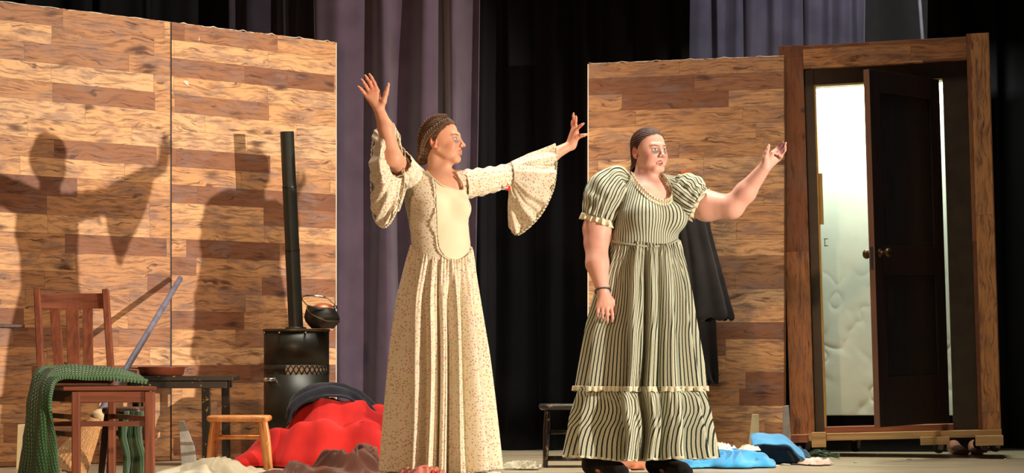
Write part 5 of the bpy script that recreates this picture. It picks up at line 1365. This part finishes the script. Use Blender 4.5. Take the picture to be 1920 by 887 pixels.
# black socks
for x in (1114, 1234):
    sk = [cone(FL(x, D2, .09), FL(x, D2, .13), .045, .050, .01), cone(FL(x - 2, D2, .09), FL(x - 6, D2, .045), .044, .042, .02), cone(FL(x - 2, D2, .055), FL(x + 45, D2 - .13, .036), .044, .034, .03), cone(FL(x + 30, D2 - .09, .03), FL(x + 56, D2 - .155, .024), .036, .024, .02)]
    lo, hi = box_of([FL(x - 30, D2 + .07, .002), FL(x + 80, D2 - .22, .16)], 0); V, Fq = sdf_mesh(sk, lo, hi, .004); V[:, 2] = np.maximum(V[:, 2], .002); mesh_obj('sock', V, Fq, M['sock'], p2)
# hair
Eg = lambda c, r, k=.01: ell(T2(c), np.array(r) * gs, gR, k)
hp = [Eg((0, -.022, .036), (.084, .100, .088)), Eg((0, -.07, -.035), (.062, .045, .06), .03), Eg((.02, -.085, -.085), (.03, .03, .045), .02), cone(T2((.03, -.085, -.10)), T2((.04, -.07, -.15)), .026, .014, .02)]
c_ = T2((0, -.02, -.01))
hm = lambda L: ((.80 * L[:, 1] - .60 * L[:, 2]) < (-.004 + .008 * np.cos(L[:, 0] * 28) - .004 * np.exp(-(L[:, 0] / .012) ** 2)))
hair = hair_mesh('hair', hp, gO, gR, gs, M['hair_dark'], p2, c_ - .18, c_ + .15, .0025, hm)
# bracelet
bm = bmesh.new(); ax = (A3 - v(1120, 495, -.11)); ax /= np.linalg.norm(ax); c_ = A3 + ax * .006; u = np.cross(ax, (0, 1, 0)); u /= np.linalg.norm(u); vv = np.cross(ax, u)
add_tube(bm, [c_ + (u * math.cos(t) + vv * math.sin(t)) * .0355 + ax * .003 * math.cos(t) for t in np.linspace(0, 2 * PI, 40, endpoint=False)], .0048, 8, closed=True); bm_obj('wristband', bm, M['bracelet'], p2, True)
# dress: bodice
dress2 = bpy.data.objects.new('dress', None); C.objects.link(dress2); dress2.parent = p2; dress2.empty_display_size = .05
lo, hi = box_of([v(1130, 320, -.25), v(1300, 470, .22)], .02); Vb, Fb = sdf_mesh(torso2, lo, hi, .0035, .011)
neck2 = [(1176, 280), (1182, 326), (1192, 342), (1206, 358), (1222, 372), (1240, 380), (1256, 377), (1260, 362), (1252, 343), (1240, 328), (1236, 280)]
x, y = topx(Vb); front = Vb[:, 1] < D2 + .02
msk = ~(front & inpoly(x, y, neck2)) & (y < 459) & ~((~front) & (y < 336) & (x > 1184) & (x < 1242)) & (x > 1140) & (x < 1290)
Vq, Fq, u_ = keep(Vb, Fb, msk)
ang = np.arctan2((Vq - v(1212, 400)) @ lat2, -(Vq - v(1212, 400)) @ -fw2); r_ = .155
o = mesh_obj('bodice', Vq, Fq, M['stripe'], dress2, attrs={'su': ang * r_ / .0140, 'sv': Vq[:, 2]}); solid(o, .002)
edge = [onsurf(torso2, x, y, .018) for x, y in ((1184, 328), (1192, 342), (1206, 358), (1222, 372), (1240, 380), (1256, 377), (1261, 362), (1253, 343), (1243, 330))]
ruffle('neck_lace', edge, .016, .005, 34, M['lace'], dress2, down=(-.2, -.2, -.9)); ruffle('neck_lace', [e + np.array([0, .002, .004]) for e in edge], .012, .004, 30, M['lace'], dress2, down=(.1, -.3, .8))
bx = [(1147, 452), (1165, 456), (1190, 459), (1215, 462), (1240, 461), (1258, 457), (1272, 450)]
edge = [onsurf(torso2, x, y, .020, dto=.1) for x, y in bx]
bm = bmesh.new(); add_tube(bm, [tuple(q) for q in catmull(np.array(edge), 60)], .005, 8); bm_obj('waist_piping', bm, M['stripe'], dress2, True)
# skirt with a lower tier
th2 = math.radians(-66)
up_, SG = skirt('skirt', [(448, 1148, 1273, D2), (475, 1139, 1280, D2), (530, 1124, 1288, D2), (610, 1106, 1299, D2), (670, 1097, 1307, D2), (732, 1088, 1314, D2)], M['stripe'], dress2, lambda T: .03 * np.clip(np.cos(T - th2), 0, 1) ** 2, 12, 14, 31, .005, .050, .007, 64, 176, hemwave=.0, depth_ratio=.93, vpow=.7)
lowt, SG2 = skirt('lower_tier', [(724, 1086, 1314, D2), (740, 1084, 1316, D2), (780, 1079, 1321, D2), (820, 1074, 1327, D2), (857, 1068, 1333, D2)], M['stripe'], dress2, None, 12, 14, 31, .049, .062, .006, 90, 176, hemwave=.02, depth_ratio=.91, nv=70)
ring = [SG[-3, i] + (SG[-3, i] - np.array([SG[-3, :, 0].mean(), SG[-3, :, 1].mean(), SG[-3, i, 2]])) * .035 + np.array([0, 0, .012]) for i in range(0, 720, 6)]
ruffle('tier_lace', ring, .024, .005, 90, M['lace'], dress2, closed=True, n=1200)
ring = [SG2[-1, i] + np.array([0, 0, .008]) for i in range(0, 720, 6)]
ruffle('hem_lace', ring, .010, .003, 80, M['lace'], dress2, closed=True, n=1200)
# puff sleeves
sl, G = cloth_tube('puff_sleeve', [v(1172, 348, .0), v(1155, 344, -.01), v(1141, 358, -.03), v(1131, 380, -.04), v(1125, 398, -.05), v(1122, 408, -.05)], [.056, .080, .100, .098, .082, .074], M['stripe'], dress2, pleat=.006, npl=17, nstripe=40, wr=.004, noise=.006, seed=3)
ruffle('sleeve_lace', [G[-1, i] for i in range(0, 160, 8)], .030, .009, 15, M['lace'], dress2, closed=True, down=(-.15, -.1, -.95), n=300)
sl, G = cloth_tube('puff_sleeve', [v(1262, 352, .01), v(1275, 358, .0), v(1288, 368, -.02), v(1300, 378, -.035), v(1308, 383, -.04)], [.058, .088, .104, .092, .078], M['stripe'], dress2, pleat=.006, npl=17, nstripe=40, wr=.005, noise=.008, seed=6)
ruffle('sleeve_lace', [G[-1, i] for i in range(0, 160, 8)], .020, .008, 14, M['lace'], dress2, closed=True, down=(.9, -.15, .0), n=300)
